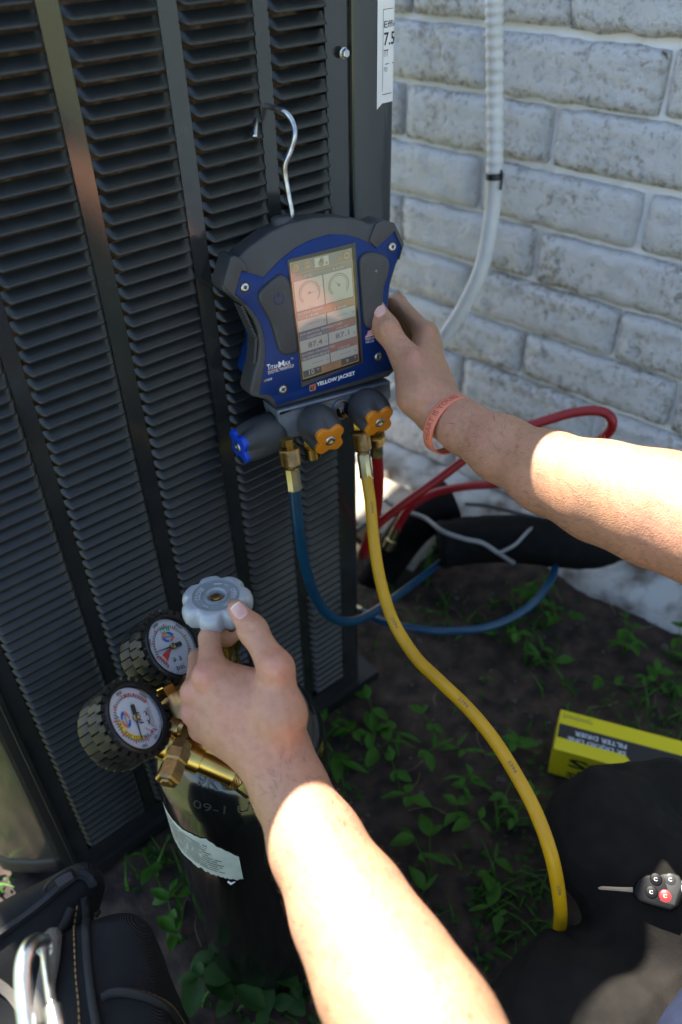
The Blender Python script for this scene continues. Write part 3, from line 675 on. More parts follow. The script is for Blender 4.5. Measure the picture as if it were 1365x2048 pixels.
stext('°F', .27, .96, .04, M['s_pale']); stext('°F', .93, .96, .04, M['s_pale'])
# soft buttons
lb = [(372, 374), (405, 368), (432, 388), (446, 440), (458, 520), (470, 640), (476, 735), (462, 756), (420, 764), (392, 750), (372, 700), (352, 625), (322, 560), (288, 500), (284, 462), (310, 425)]
lbt = prism('soft_button', [tuple(q) for q in smooth2(out2(lb), 2)], DP.t, .0012, .0065, M['rubber_btn'], dev, bevel=.0035, seg=4)
rb = [(792, 276), (828, 254), (880, 258), (920, 280), (932, 318), (925, 370), (905, 430), (898, 500), (888, 580), (870, 625), (830, 632), (808, 612), (798, 520), (790, 420), (783, 320)]
rbt = prism('soft_button', [tuple(q) for q in smooth2(out2(rb), 2)], DP.t, .0012, .0065, M['rubber_btn'], dev, bevel=.0035, seg=4)
# dents and marks on the buttons
def ringp(c, r0, r1, a0, a1, h, m, par, name='symbol', n=24):
    vv = []
    for i in range(n+1):
        a = rad(a0+(a1-a0)*i/n)
        for r in (r0, r1): vv.append(DP.w(c[0]+r*math.cos(a), c[1]+r*math.sin(a), h))
    return obj(name, vv, [(2*i, 2*i+1, 2*i+3, 2*i+2) for i in range(n)], m, par, smooth=False)
pc = DP.ab(*c1(393, 491), .0067); ringp(pc, .0050, .0060, 125, 415, .0067, M['blueplate'], lbt, name='power_symbol')
v, f = boxv(DP.w(pc[0], pc[1]+.0045, .0068), dX, dY, dN, .0011, .0048, .0003); obj('power_symbol_bar', v, f, M['blueplate'], lbt, smooth=False)
pc = DP.ab(*c1(876, 352), .0067); ringp(pc, 0.0001, .0014, 0, 360, .0068, M['castmetal'], rbt, name='light_sensor')
# corner screws
for (x, y) in ((221, 432), (951, 231), (882, 775), (410, 938)):
    a = DP.ab(*c1(x, y)); o_ = DP.w(a[0], a[1], .0012)
    v, f = lathev(o_, dN, [(-.0006, .0060), (.0003, .0060), (.0003, .0048)], 20); s_ = obj('screw', v, f, M['ink'], dev, sharp=rad(30))
    v, f = lathev(o_, dN, [(0, .0046), (.0012, .0044), (.0019, .0036), (.0022, .0018), (.0015, .0014), (.0004, .001)], 20); obj('screw_head', v, f, M['zinc'], s_)
    for a_ in (20, 110):
        v, f = boxv(o_+dN*.0021, dX*math.cos(rad(a_))+dY*math.sin(rad(a_)), dY*math.cos(rad(a_))-dX*math.sin(rad(a_)), dN, .0036, .0007, .0007); obj('cross_slot', v, f, M['ink'], s_, smooth=False)
# printing on the face plate
def dtext(s, A, B, m, hpx=None, bold=0., h=.00125, par=dev):
    a = DP.at(*c1(*A), h); b = DP.at(*c1(*B), h); x = nrm(b-a); y = nrm(np.cross(dN, x)); hh = None
    if hpx: hh = np.linalg.norm(DP.at(*c1(A[0], A[1]-hpx), h)-a)
    return text(s, a, x, y, np.linalg.norm(b-a), m, par, height=hh, bold=bold)
dtext('T', (336, 846), (352, 842), M['whiteprint'], 29, .015); dtext('ITAN', (353, 842), (393, 832), M['whiteprint'], 20, .015); dtext('M', (394, 831), (422, 823), M['whiteprint'], 29, .015); dtext('AX', (423, 823), (452, 815), M['whiteprint'], 20, .015)
dtext('TM', (453, 792), (464, 789), M['whiteprint'], 7)
dtext('DIGITAL MANIFOLD', (341, 866), (468, 828), M['whiteprint'], 14)
dtext('YELLOW JACKET', (582, 931), (772, 872), M['whiteprint'], 25, .03)
dtext('YJ', (552, 943), (572, 937), M['orange'], 18, .01); dtext('TEMP', (330, 901), (361, 892), M['whiteprint'], 11)
dtext('MADE IN', (823, 698), (865, 688), M['whiteprint'], 11); dtext('THE USA', (824, 713), (866, 703), M['whiteprint'], 11)
def dstrip(A, B, w, m, name='printed_line', h=.00125):
    a = DP.at(*c1(*A), h); b = DP.at(*c1(*B), h); x = nrm(b-a); y = np.cross(dN, x)
    return obj(name, [a-y*w/2, b-y*w/2, b+y*w/2, a+y*w/2], [(0, 1, 2, 3)], m, dev, smooth=False)
dstrip((336, 852), (466, 815), .0006, M['orange'])
for A, B in (((547, 922), (574, 914)), ((547, 948), (574, 940)), ((547, 922), (547, 948)), ((574, 914), (574, 940))): dstrip(A, B, .0009, M['orange'])
for k in range(7): dstrip((822+(k < 4)*(14-2*k), 650+k*6), (866, 640+k*5), .0010, M['gred'] if k % 2 == 0 else M['whiteprint'], 'flag_stripe')
obj('temp_arrow', [DP.at(*c1(*q), .00125) for q in ((317, 899), (327, 891), (328, 904))], [(0, 1, 2)], M['orange'], dev, smooth=False)
ringp(DP.ab(*c1(872, 110)), .001, .0016, 0, 360, .0027, M['ink'], dev, name='moulded_mark')
# wire hook through the louvres
hk = catmull([DP.w(-.033, .088, -.028), P(583, 436, .795), P(578, 392, .785), P(571, 350, .775), P(571, 328, .768), P(582, 300, .762), P(590, 270, .755), P(585, 243, .752), P(572, 225, .750), P(560, 219, .753), P(551, 216, .768), P(541, 214, .792), P(527, 215, .792), P(519, 221, .772), P(514, 233, .752), P(511, 252, .743), P(510, 275, .740)], 8)
v, f = tubev(hk, .0027, 14); obj('wire_hook', v, f, M['zinc'], dev)
v, f = lathev(DP.w(-.033, .094, -.016), dY, [(-.006, .010), (.004, .010), (.006, .007)], 20); obj('hook_boss', v, f, M['rubber'], dev)
# cast valve body under the case
def c5(x, y): return 460+x/3.7917, 760+y/3.7917
bar = [(352, 232), (1210, 8), (1228, 40), (1232, 130), (1200, 190), (1120, 240), (960, 250), (905, 280), (820, 310), (700, 380), (560, 430), (400, 470), (385, 440), (372, 300)]
prism('valve_body', [tuple(DP.ab(*c5(*q), -.004)) for q in bar], DP.t, -.040, -.004, M['castmetal'], dev, bevel=.005, seg=3)
rim = [(352, 228), (1210, 4), (1212, 36), (900, 112), (700, 168), (560, 200), (400, 262), (360, 280)]
prism('valve_rib', [tuple(DP.ab(*c5(*q), -.002)) for q in rim], DP.t, -.036, .0008, M['castmetal'], dev, bevel=.003, seg=3)
# sight glass between the knobs
sg = DP.ab(*c5(850, 222), -.003); v, f = lathev(DP.w(sg[0], sg[1], -.006), dN, [(0, .0125), (.004, .0125), (.005, .0115), (.005, .010), (.001, .0095)], 28); sgo = obj('sight_glass_ring', v, f, M['castmetal'], dev, sharp=rad(40))
v, f = lathev(DP.w(sg[0], sg[1], -.004), dN, [(0, .0105), (.0045, .0105), (.0048, .0095), (.003, .009)], 28); obj('brass_ring', v, f, M['brass_old'], sgo); v, f = lathev(DP.w(sg[0], sg[1], -.003), dN, [(0, .009), (.0045, .009)], 24); obj('glass', v, f, M['glassblack'], sgo)
# knobs
def knob(base, axis_, r, L_, capm, lab_):
    def rf(a, h):
        t = max(0, min(1, (h/L_-.45)/.5)); c = math.cos(4*a)*.5+.5; return 1-.27*t*c**1.6-.03*t*math.cos(24*a)*c
    pr = [(-.004, r*.85), (0, r*.98), (.004, r*1.05), (L_*.3, r*1.08), (L_*.5, r*1.08), (L_*.65, r*1.06), (L_*.8, r*1.02), (L_*.92, r*.96), (L_*.98, r*.90), (L_, r*.84)]
    v, f = lathev(base, axis_, pr, 64, rf=rf); k_ = obj('knob', v, f, M['rubber'], dev, label=lab_)
    X_, Y_, Z_ = frame(axis_); pl = (base, X_, Y_, Z_)
    pts = [((.93-.30*max(0, math.cos(4*a)*.5+.5)**1.6)*r*math.cos(a), (.93-.30*max(0, math.cos(4*a)*.5+.5)**1.6)*r*math.sin(a)) for a in np.linspace(0, 2*math.pi, 48, endpoint=False)]
    cap_ = prism('knob_cap', pts, pl, L_-.004, L_+.0035, capm, k_, bevel=.0012, seg=2)
    v, f = lathev(base+axis_*(L_+.003), axis_, [(-.001, r*.40), (.0012, r*.40), (.0012, r*.35)], 24); obj('cap_rim', v, f, capm, k_, sharp=rad(30))
    v, f = lathev(base+axis_*(L_+.002), axis_, [(0, r*.32), (.002, r*.31), (.0032, r*.24), (.0034, r*.12), (.0018, r*.08)], 20); obj('cap_screw', v, f, M['zinc'], k_)
    return k_
def knob_at(b_, c_, rpx, capm, lab_, hb=0.):
    A = DP.at(*c5(*b_), hb); ax = nrm(dN*.93-dY*.30+dX*.0)
    # length so that the cap centre lies on the sight line of its place in the photo
    r_ = R@ray(*c5(*c_)); best = min(np.linspace(.02, .09, 141), key=lambda q: np.linalg.norm(np.cross(A+ax*q-CAM, nrm(r_))))
    return knob(A, ax, rpx, best, capm, lab_)
knob_at((640, 300), (808, 402), .0215, M['orange'], 'grey fluted knob with orange cap, left of the front pair')
knob_at((1015, 175), (1172, 267), .0215, M['orange'], 'grey fluted knob with orange cap, right of the front pair')
A = DP.at(*c5(350, 375), -.022); knob(A, nrm(-dX*.985-dY*.1+dN*.12), .0215, .0465, M['bluecap'], 'grey fluted side knob with a blue cap')
# ports and hose fittings
def fit(name, A, ax, prof, m, parent, seg=24, flat=0, sharp=35):
    v, f = lathev(A, ax, prof, seg, flat=flat); return obj(name, v, f, m, parent, sharp=rad(sharp))
def thread(L_, r, n, h0=0.):
    o = []
    for i in range(n): a = h0+L_*i/n; o += [(a, r), (a+L_/n*.5, r*.90)]
    return o+[(h0+L_, r)]
def knurl(A, ax, r, L_, parent, m):
    X_, Y_, Z_ = frame(ax); n, q = 26, 7; vv = []; ff = []
    for j in range(q*2+1):
        for i in range(n*2):
            a = math.pi*i/n; rr_ = r*(1+(.045 if (i+j) % 2 else -.01)); 
            if j in (0, q*2): rr_ = r*.93
            vv.append(A+Z_*(L_*j/(q*2))+(X_*math.cos(a)+Y_*math.sin(a))*rr_)
    nn = 2*n
    for j in range(q*2):
        for i in range(nn): ff.append((j*nn+i, j*nn+(i+1) % nn, (j+1)*nn+(i+1) % nn, (j+1)*nn+i))
    ff.append(tuple(range(nn))[::-1]); ff.append(tuple(q*2*nn+i for i in range(nn)))
    return obj('knurled_nut', vv, ff, m, parent, smooth=False)
dn = -dY
def port(px, h): a = DP.ab(*px, h); return DP.w(a[0], a[1], h)
F2 = port(c5(615, 465), -.014); a2 = nrm(dn+dX*.05)
fp = fit('flare_port', F2, a2, [(-.004, .0085), (.006, .0085), (.007, .0078)], M['brass'], dev, seg=6)
fit('thread', F2, a2, [(.007, .0072)]+thread(.013, .0088, 8, .008)+[(.0215, .0076), (.0215, .005), (.012, .0045)], M['brass'], fp)
def hose(name, label, pts, r, m, fits, group):
    pth = catmull(pts, 14); root = thing(name, label, 'hose', pts[0], group)
    v, f = tubev(pth, r, 18); obj('tube', v, f, m, root); return root, pth
YH = [P(733, 950, .965), P(741, 1005, .965), P(748, 1080, .96), P(761, 1160, .95), P(786, 1240, .93), P(830, 1312, .905), P(880, 1362, .88), P(935, 1415, .86), P(985, 1475, .84), P(1030, 1545, .82), P(1070, 1620, .80), P(1100, 1700, .785), P(1117, 1780, .80), P(1121, 1845, .84), P(1106, 1900, .89), P(1075, 1960, .95), P(1020, 2010, .98), P(940, 2010, 1.0), P(820, 1960, 1.03), P(700, 1850, .95), P(600, 1700, .84), P(545, 1625, .775), P(507, 1586, .735), P(492, 1570, .722)]
yh, ypth = hose('yellow_hose', 'yellow charging hose looping from the blue gauge down past the dark trousers', YH, .0071, M['yellow'], None, 'charging hoses')
BH = [P(589, 974, .865), P(597, 1050, .90), P(610, 1130, .955), P(632, 1195, 1.01), P(662, 1233, 1.06), P(700, 1243, 1.11), P(740, 1229, 1.17), P(790, 1195, 1.25), P(850, 1150, 1.40), P(900, 1112, 1.55), P(965, 1085, 1.60), P(1040, 1082, 1.60), P(1092, 1098, 1.545), P(1111, 1130, 1.44), P(1092, 1176, 1.34), P(1050, 1220, 1.31), P(980, 1253, 1.29), P(900, 1262, 1.28), P(830, 1257, 1.29), P(768, 1243, 1.32), P(722, 1222, 1.36)]
bh, bpth = hose('blue_hose', 'blue hose curling under the gauge and behind the yellow hose', BH, .0066, M['blue_h'], None, 'charging hoses')
RH = [P(754, 905, .985), P(757, 960, 1.03), P(753, 1020, 1.10), P(738, 1075, 1.18), P(726, 1108, 1.25), P(730, 1105, 1.29), P(745, 1065, 1.30), P(764, 1042, 1.29), P(813, 1004, 1.27), P(875, 960, 1.25), P(935, 915, 1.23), P(1000, 872, 1.21), P(1080, 845, 1.19), P(1150, 825, 1.18), P(1203, 823, 1.17), P(1225, 842, 1.17), P(1213, 870, 1.19), P(1160, 902, 1.23), P(1080, 942, 1.28), P(1000, 966, 1.33), P(930, 973, 1.36), P(870, 986, 1.39), P(825, 1011, 1.41), P(803, 1040, 1.43), P(793, 1060, 1.44)]
rh, rpth = hose('red_hose', 'red hose looping behind the forearm in front of the brick wall', RH, .0072, M['red_h'], None, 'charging hoses')
# couplings at the gauge end belong to their hoses
def coupling(root, top, end, s=1.):
    top = np.asarray(top); end = np.asarray(end); ax = nrm(end-top); L_ = np.linalg.norm(end-top)
    st = fit('hex_port', top-ax*.004, ax, [(0, .0074*s), (.011*s, .0074*s), (.012*s, .0066*s)], M['brass'], root, seg=6)
    knurl(top+ax*L_*.13, ax, .0108*s, L_*.36, root, M['brass_old'])
    fit('stem', top, ax, [(L_*.45, .0062*s), (L_*.60, .0062*s)], M['brass_old'], root)
    fit('ferrule', top, ax, [(L_*.54, .0072*s), (L_*.56, .0082*s), (L_*.96, .0082*s), (L_*.985, .0088*s), (L_*1.02, .0088*s), (L_*1.02, .006*s)], M['brass_grey'], root, seg=8, flat=1)
coupling(bh, P(576, 884, .842), P(589, 976, .866), 1.0)
coupling(yh, P(719, 848, .935), P(733, 952, .966), .98)
coupling(rh, P(752, 862, .955), P(754, 908, .986), 1.0)
# printing on the hoses
def hprint(root, pth, i, s, r, ln, rot=0.):
    T = nrm(pth[i+2]-pth[i-2]); q = pth[i]; view = nrm(CAM-q); n_ = nrm(view-T*np.dot(view, T)); y = np.cross(n_, T)
    n_ = nrm(n_*math.cos(rot)+y*math.sin(rot)); y = np.cross(n_, T)
    idx = np.clip(np.arange(i-6, i+12), 0, len(pth)-1); seg = pth[idx]; cum = np.r_[0, np.cumsum(np.linalg.norm(np.diff(seg, axis=0), axis=1))]
    def wf(a, b):
        pos = np.array([[np.interp(x, cum, seg[:, c]) for c in range(3)] for x in a])
        ang = (np.asarray(b)-.0022)/r; return pos+(np.outer(np.cos(ang), n_)+np.outer(np.sin(ang), y))*(r+.0002)
    text(s, None, None, None, ln*.85, M['ink_grey'] if 'yellow' in root.name else M['ink'], root, height=.0034, warp=wf)
hprint(yh, ypth, 20, '2394', .0071, .016, .35); [hprint(yh, ypth, k, '2394', .0071, .016, .2) for k in (62, 100, 128, 170)]
hprint(bh, bpth, 10, '2394', .0066, .018)
e_ = rpth[-1]; fit('end_coupling', e_, nrm(rpth[-1]-rpth[-4]), [(-.004, .0082), (.02, .0082), (.022, .011), (.04, .011), (.044, .007)], M['brass_grey'], rh)
e_ = bpth[-1]; fit('end_coupling', e_, nrm(bpth[-1]-bpth[-4]), [(-.004, .0082), (.02, .0082), (.022, .011), (.04, .011), (.044, .007)], M['brass_grey'], bh)

# ------------------------------------------------------------------ gas cylinder with its hand wheel
TW = P(432, 1190, .68); TX, TY = TW[0], TW[1]; zt = TW[2]
tank = thing('gas_cylinder', 'black gas cylinder standing on the ground with a torn white label', 'gas cylinder', (TX, TY, 0))
ZS = HCAM-.705; RT = .0885
def tank_r(z):
    if z <= ZS: return RT
    return RT*math.sqrt(max(.0, 1-((z-ZS)/.083)**2))
pr = [(.0, RT*.86), (.006, RT*.95), (.02, RT)]+[(z, RT) for z in np.linspace(.05, ZS, 14)]+[(ZS+q, tank_r(ZS+q)) for q in np.linspace(.006, .077, 14)]+[(ZS+.080, .029), (ZS+.100, .028), (ZS+.102, .024)]
v, f = lathev((TX, TY, 0), Z, pr, 72); obj('shell', v, f, M['tank'], tank)
TF = math.atan2(-TY, -TX)                                          # angle that faces the camera
def tpt(a, z, e=.0004): r = tank_r(z)+e; return np.array([TX+r*math.cos(TF+a), TY+r*math.sin(TF+a), z])
# torn label round the left side
lv = []; na, nz = 140, 12
for i in range(na+1):
    t = i/na; a = rad(-108)+(rad(-13)+rad(108))*t
    zb, zt_ = HCAM-.803, HCAM-.738+.012*max(0, t-.55)/.45
    if t > .93: zb += .028*(t-.93)/.07*0
    zb += .004*mn.noise((t*30, 1, 2))+.004*mn.noise((t*75, 3, 2))*(t > .4)+.010*max(0, mn.noise((t*9, 4, 6)))*(t > .55); zt_ += .003*mn.noise((t*26, 8, 3))-.03*max(0, t-.80)/.2
    for j in range(nz+1): z = zb+(zt_-zb)*j/nz; lv.append(tpt(a, z, .0006))
lf = [(i*(nz+1)+j, (i+1)*(nz+1)+j, (i+1)*(nz+1)+j+1, i*(nz+1)+j+1) for i in range(na) for j in range(nz)]
tl = obj('torn_label', lv, lf, M['tanklabel'], tank)
mb = MB()
for k in range(11):
    z = HCAM-.747-.0046*k; a0_, a1_ = rad(-96), rad(-24-2.0*k*0-random.uniform(0, 5)-(9-k if k < 5 else 0))
    n = 70
    for i in range(n):
        if random.random() < .14: continue
        a = a0_+(a1_-a0_)*i/n; b = a+(a1_-a0_)/n*.8; q = [tpt(a, z, .0009), tpt(b, z, .0009), tpt(b, z+.0019, .0009), tpt(a, z+.0019, .0009)]; mb.add(q, [(0, 1, 2, 3)])
mb.build('fine_print', M['ink_grey'], tl, smooth=False, kind='stuff')
mb = MB()
for i in range(20):
    a = rad(-104)+rad(14)*i/20; b = a+rad(.75); mb.add([tpt(a, HCAM-.80, .001), tpt(b, HCAM-.80, .001), tpt(b, HCAM-.745, .001), tpt(a, HCAM-.745, .001)], [(0, 1, 2, 3)])
mb.build('green_label_block', M['green_ink'], tl, smooth=False)
for k in (5,):                                                      # curled scraps along the lower edge
    a = rad(-42+4*k+random.uniform(-1, 1)); q = tpt(a, HCAM-.805+random.uniform(-.006, .004), .003)
    v, f = tubev([q, q+np.array([.004*math.cos(TF+a+1.2), .004*math.sin(TF+a+1.2), random.uniform(-.004, .002)]), q+np.array([.008*math.cos(TF+a+1.5), .008*math.sin(TF+a+1.5), random.uniform(-.004, .004)])], [.0010, .0013+.0008*(k == 3), .0005], 7); obj('label_scrap', v, f, M['paper'], tl)
# stamped characters on the shoulder
def stamp(s, a, z, wd, h):
    def wf(x, y):
        o = []
        for p, q in zip(x, y): zz = z+q*.75; o.append(tpt(a+p/tank_r(zz), zz, .0008))
        return np.array(o)
    text(s, None, None, None, wd, M['stamp'], tank, height=h, warp=wf, name='stamped_lettering')
M['stamp'] = mat('stamped_paint_ridge', (.035, .034, .03), .3)
stamp('9KG 7', rad(-38), ZS+.044, .052, .0125); stamp('09-1 US', rad(-38), ZS+.022, .064, .012)
# valve, stem and hand wheel
v, f = lathev((TX, TY, 0), Z, [(ZS+.10, .0145), (ZS+.125, .0145), (ZS+.13, .012), (ZS+.15, .012), (ZS+.16, .016), (ZS+.19, .016), (ZS+.193, .011), (zt-.012, .009)], 28); valve = obj('valve', v, f, M['brass'], tank, sharp=rad(35))
RW = .0308
def wrf(a, h):
    d = 0
    for k in range(7):
        q = (a-rad(20)-k*2*math.pi/7+math.pi) % (2*math.pi)-math.pi; d += math.exp(-(q/.135)**2)
    return 1-.15*d+.012*math.cos(7*(a-rad(20))+math.pi)
wax = nrm([0.0, .06, 1])
wpz = [(-.021, .45), (-.021, .62), (-.0205, .80), (-.018, .93), (-.014, .99), (-.009, 1.0), (-.005, .975), (-.002, .91), (-.0005, .84), (0, .78)]
v = []; seg = 140; X_, Y_, Z_ = frame(wax)
for h, r in wpz:
    for k in range(seg):
        a = 2*math.pi*k/seg; wq = max(0, min(1, (r-.55)/.42)); rf_ = 1+(wrf(a, h)-1)*wq; v.append(TW+Z_*h+(X_*math.cos(a)+Y_*math.sin(a))*RW*r*rf_)
for h, r in ((0, .66), (-.0012, .645), (-.0012, .36), (.0006, .34), (.0006, .28), (-.0005, .26), (-.007, .24), (-.007, .02)):
    for k in range(seg): a = 2*math.pi*k/seg; v.append(TW+Z_*h+(X_*math.cos(a)+Y_*math.sin(a))*RW*r)
nr = len(wpz)+8; f = [(i*seg+k, i*seg+(k+1) % seg, (i+1)*seg+(k+1) % seg, (i+1)*seg+k) for i in range(nr-1) for k in range(seg)]
hw = obj('hand_wheel', v, f, [M['wheel'], M['wheel_ring']], tank, sharp=rad(40))
hw.data.polygons.foreach_set('material_index', [1 if (len(wpz) <= i//seg <= len(wpz)+3) else 0 for i in range(len(f))])
v, f = lathev(TW-Z_*.007, wax, [(0, .0062), (.0022, .0062), (.0026, .0046), (.003, .0044), (.0052, .0042), (.0056, .003)], 20); obj('stem_nut', v, f, M['brass_old'], hw, sharp=rad(40))
M['wheel_text'] = mat('worn_raised_letters', (.46, .49, .51), .45)
def wtext(s, ac, wd, h=.0046, r=.0155, m='wheel_text'):
    def wf(x, y):
        o = []
        for p, q in zip(x, y): a = ac-(p-wd/2)/r; o.append(TW+Z_*(-.0006)+(X_*math.cos(a)+Y_*math.sin(a))*(r-h/2+q))
        return np.array(o)
    text(s, None, None, None, wd, M[m], hw, height=h, warp=wf, bold=.015, name='raised_lettering')
# the wheel's own angles: find the one that points right on the picture
ar = max(np.linspace(0, 6.28, 90), key=lambda a: (R.T@(X_*math.cos(a)+Y_*math.sin(a)))[0])
wtext('OPEN', ar+rad(12), .013); wtext('CLOSE', ar+rad(172), .016); wtext('—', ar+rad(92), .007, .0016); wtext('—', ar+rad(62), .005, .0008); wtext('—', ar+rad(-48), .005, .0008); wtext('—', ar+rad(-118), .006, .0008)
for a_, h_ in ((ar+rad(-150), -.0165), (ar+rad(-150+51), -.0185)):
    v, f = lathev(TW+Z_*h_+(X_*math.cos(a_)+Y_*math.sin(a_))*RW*.90, X_*math.cos(a_)+Y_*math.sin(a_), [(-.004, .003), (.0018, .0026), (.0022, .001)], 10); obj('chipped_paint', v, f, M['wheel_chip'], hw)

# ------------------------------------------------------------------ pressure regulator with two gauges
reg = thing('pressure_regulator', 'brass pressure regulator with two black booted gauges screwed onto the black cylinder', 'regulator', P(370, 1470, .69))
b0, b1 = P(322, 1482, .685), P(470, 1545, .69); ax = nrm(b1-b0); L_ = np.linalg.norm(b1-b0)
fit('body', b0, ax, [(0, .0125), (.002, .0145), (L_*.55, .0145), (L_*.56, .0125), (L_, .0125)], M['brass'], reg, 32)
q = P(372, 1430, .70); fit('bonnet', q, nrm(P(395, 1470, .695)-q), [(-.022, .006), (-.020, .014), (-.010, .0185), (.004, .0185), (.012, .0165), (.018, .011)], M['brass_old'], reg, 30)
q = P(341, 1390, .70); e2 = P(360, 1425, .70); a_ = nrm(e2-q); hx = fit('hex_fitting', q-a_*.004, a_, [(-.006, .0082), (-.005, .0092), (.006, .0092), (.007, .0082)], M['brass'], reg, 6); fit('threads', q, a_, thread(.016, .0075, 8, .004), M['brass'], reg)
q = P(348, 1378, .705); fit('gauge_stem', q, nrm(P(380, 1372, .70)-q), [(-.02, .006), (.012, .0095), (.014, .0105), (.03, .0105)], M['brass_old'], reg, 6)
q = P(352, 1453, .685); fit('gauge_stem', q, nrm(P(330, 1447, .69)-q), [(-.012, .0085)]+thread(.010, .0088, 5, -.008)+[(.012, .0088)], M['brass_old'], reg, 24)
q, e2 = P(362, 1494, .672), P(333, 1566, .648); a_ = nrm(e2-q); L_ = np.linalg.norm(e2-q)
fit('relief_valve', q, a_, [(-.004, .0085), (L_*.10, .0095), (L_*.14, .0108), (L_*.42, .0108), (L_*.46, .0092), (L_*.50, .0092), (L_*.53, .0106), (L_*.93, .0106), (L_*.985, .009), (L_*.985, .0055), (L_*1.03, .0045)], M['brass_old'], reg, 6, sharp=20)
q, e2 = P(414, 1518, .70), P(440, 1536, .705); a_ = nrm(e2-q); fit('outlet_hex', q, a_, [(-.006, .007), (0, .0085), (.008, .0085), (.009, .006), (.02, .006)], M['brass'], reg, 6)
k0, k1 = P(436, 1532, .70), P(474, 1562, .712); a_ = nrm(k1-k0); knurl(k0, a_, .0098, np.linalg.norm(k1-k0), reg, M['brass_old'])
q, e2 = P(470, 1559, .712), P(500, 1582, .728); a_ = nrm(e2-q); fit('ferrule', q, a_, [(-.004, .006), (0, .0075), (np.linalg.norm(e2-q), .0075), (np.linalg.norm(e2-q)+.001, .006)], M['brass_grey'], reg, 8)
def gauge(cpx, d, dirx, RD, kind):
    # the dial's plane: tilted towards the upper right of the line of sight
    vr = nrm(ray(*cpx)); ex = nrm(np.cross(-vr, [0, 1, 0])*-1); ey = nrm(np.cross(ex, vr)); 
    if ey[1] < 0: ey = -ey
    if ex[0] < 0: ex = -ex
    th = rad(44); mnx = nrm(np.array([.86, .51])); nc = -vr*math.cos(th)+(ex*mnx[0]+ey*mnx[1])*math.sin(th)
    N_ = nrm(R@nc); vx = R@(ex*dirx[0]+ey*dirx[1]); Xd = nrm(vx-N_*np.dot(vx, N_)); Yd = np.cross(N_, Xd); C = P(*cpx, d)
    pl = Plane(C, Xd, Yd)
    g = None
    # rubber boot: two staggered rows of blocks round a can
    bm_ = MB(); v, f = lathev(C-N_*.031, N_, [(0, RD*1.05), (.002, RD*1.16), (.026, RD*1.16), (.0285, RD*1.17), (.0335, RD*1.16), (.0355, RD*1.10), (.0355, RD*1.03), (.027, RD*1.0)], 48); bm_.add(v, f)
    n = 26
    for row, (h0, h1) in enumerate(((.001, .0148), (.0148, .029))):
        for k in range(n):
            a = 2*math.pi*(k+.5*row)/n; hw_ = math.pi/n*.84; hi = RD*1.285+random.uniform(-.0004, .0004); lo = RD*1.13
            vv = []
            for (h, rr_) in ((h0, .985), (h0+.002, 1), (h1-.002, 1), (h1, .985)):
                for (da, r_) in ((-hw_, lo), (-hw_*.97, hi*rr_), (hw_*.97, hi*rr_*.985), (hw_, lo)): vv.append(C+N_*(h-.031)+(Xd*math.cos(a+da)+Yd*math.sin(a+da))*r_)
            ff = [(i*4+j, i*4+j+1, i*4+j+5, i*4+j+4) for i in range(3) for j in range(3)]+[(3, 2, 1, 0), (12, 13, 14, 15)]; bm_.add(vv, ff)
    g = bm_.build('gauge', M['boot'], reg, sharp=rad(30), label={'hi': 'upper gauge with a green FULL mark and red REFILL wedge', 'lo': 'lower gauge with a yellow arc on its dial'}[kind])
    mb_ = MB()                                                      # lugs on the front lip
    for k in range(n):
        a = 2*math.pi*k/n; q = C+(Xd*math.cos(a)+Yd*math.sin(a))*RD*1.20-N_*.0005; rr_ = Xd*math.cos(a)+Yd*math.sin(a); tt = np.cross(N_, rr_)
        v, f = boxv(q, rr_, tt, N_, RD*.22, RD*.20, .007); mb_.add(v, f)
    mb_.build('boot_lugs', M['boot'], g, smooth=False)
    v, f = lathev(C-N_*.003, N_, [(0, RD), (.0025, RD), (.0026, RD*.2)], 56); obj('dial_plate', v, f, M['gaugeface'], g, smooth=False)
    v, f = lathev(C-N_*.003, N_, [(.0, RD*1.03), (.0045, RD*1.03), (.0047, RD*1.0), (.003, RD*.985)], 56, cap=False); obj('lens_ring', v, f, M['glassblack'], g)
    def sector(r0, r1, a0, a1, m, name, h=.0002, nn=24):
        vv = []
        for i in range(nn+1):
            a = rad(a0+(a1-a0)*i/nn)
            for r in (r0, r1): vv.append(pl.w(RD*r*math.cos(a), RD*r*math.sin(a), h))
        return obj(name, vv, [(2*i, 2*i+1, 2*i+3, 2*i+2) for i in range(nn)], m, g, smooth=False)
    def arct(s, ac_, wd, r, h, m, hh=.00035, flip=False):
        wd *= RD; h *= RD; r *= RD
        def wf(x, y):
            o = []
            for p, q in zip(x, y):
                if flip: a = rad(ac_)+(p-wd/2)/r; rad_ = r-q
                else: a = rad(ac_)-(p-wd/2)/r; rad_ = r+q
                o.append(pl.w(rad_*math.cos(a), rad_*math.sin(a), hh))
            return np.array(o)
        text(s, None, None, None, wd, m, g, height=h, warp=wf, bold=.008)
    def flat(s, x, y, wd, h, m, hh=.00035, bold=.0): text(s, pl.w(x*RD, y*RD, hh), Xd, Yd, wd*RD, m, g, height=h*RD, align='C', bold=bold)
    A0, A1 = 232, -52; tk = MB(); tr = MB(); R0 = .70
    NT = 40
    for i in range(NT+1):
        a = rad(A0+(A1-A0)*i/NT); big = i % 5 == 0; (r0, r1, wt) = (R0, R0+(.115 if big else .085), .024 if big else .012)
        c_, s__ = math.cos(a), math.sin(a); vv = [pl.w(RD*(c_*r-s__*e*wt), RD*(s__*r+c_*e*wt), .0003) for r, e in ((r0, -1), (r1, -1), (r1, 1), (r0, 1))]; (tr if big else tk).add(vv, [(0, 1, 2, 3)])
    tk.build('tick_marks', M['ink'], g, smooth=False, kind='stuff'); tr.build('red_tick_marks', M['gred'], g, smooth=False, kind='stuff')
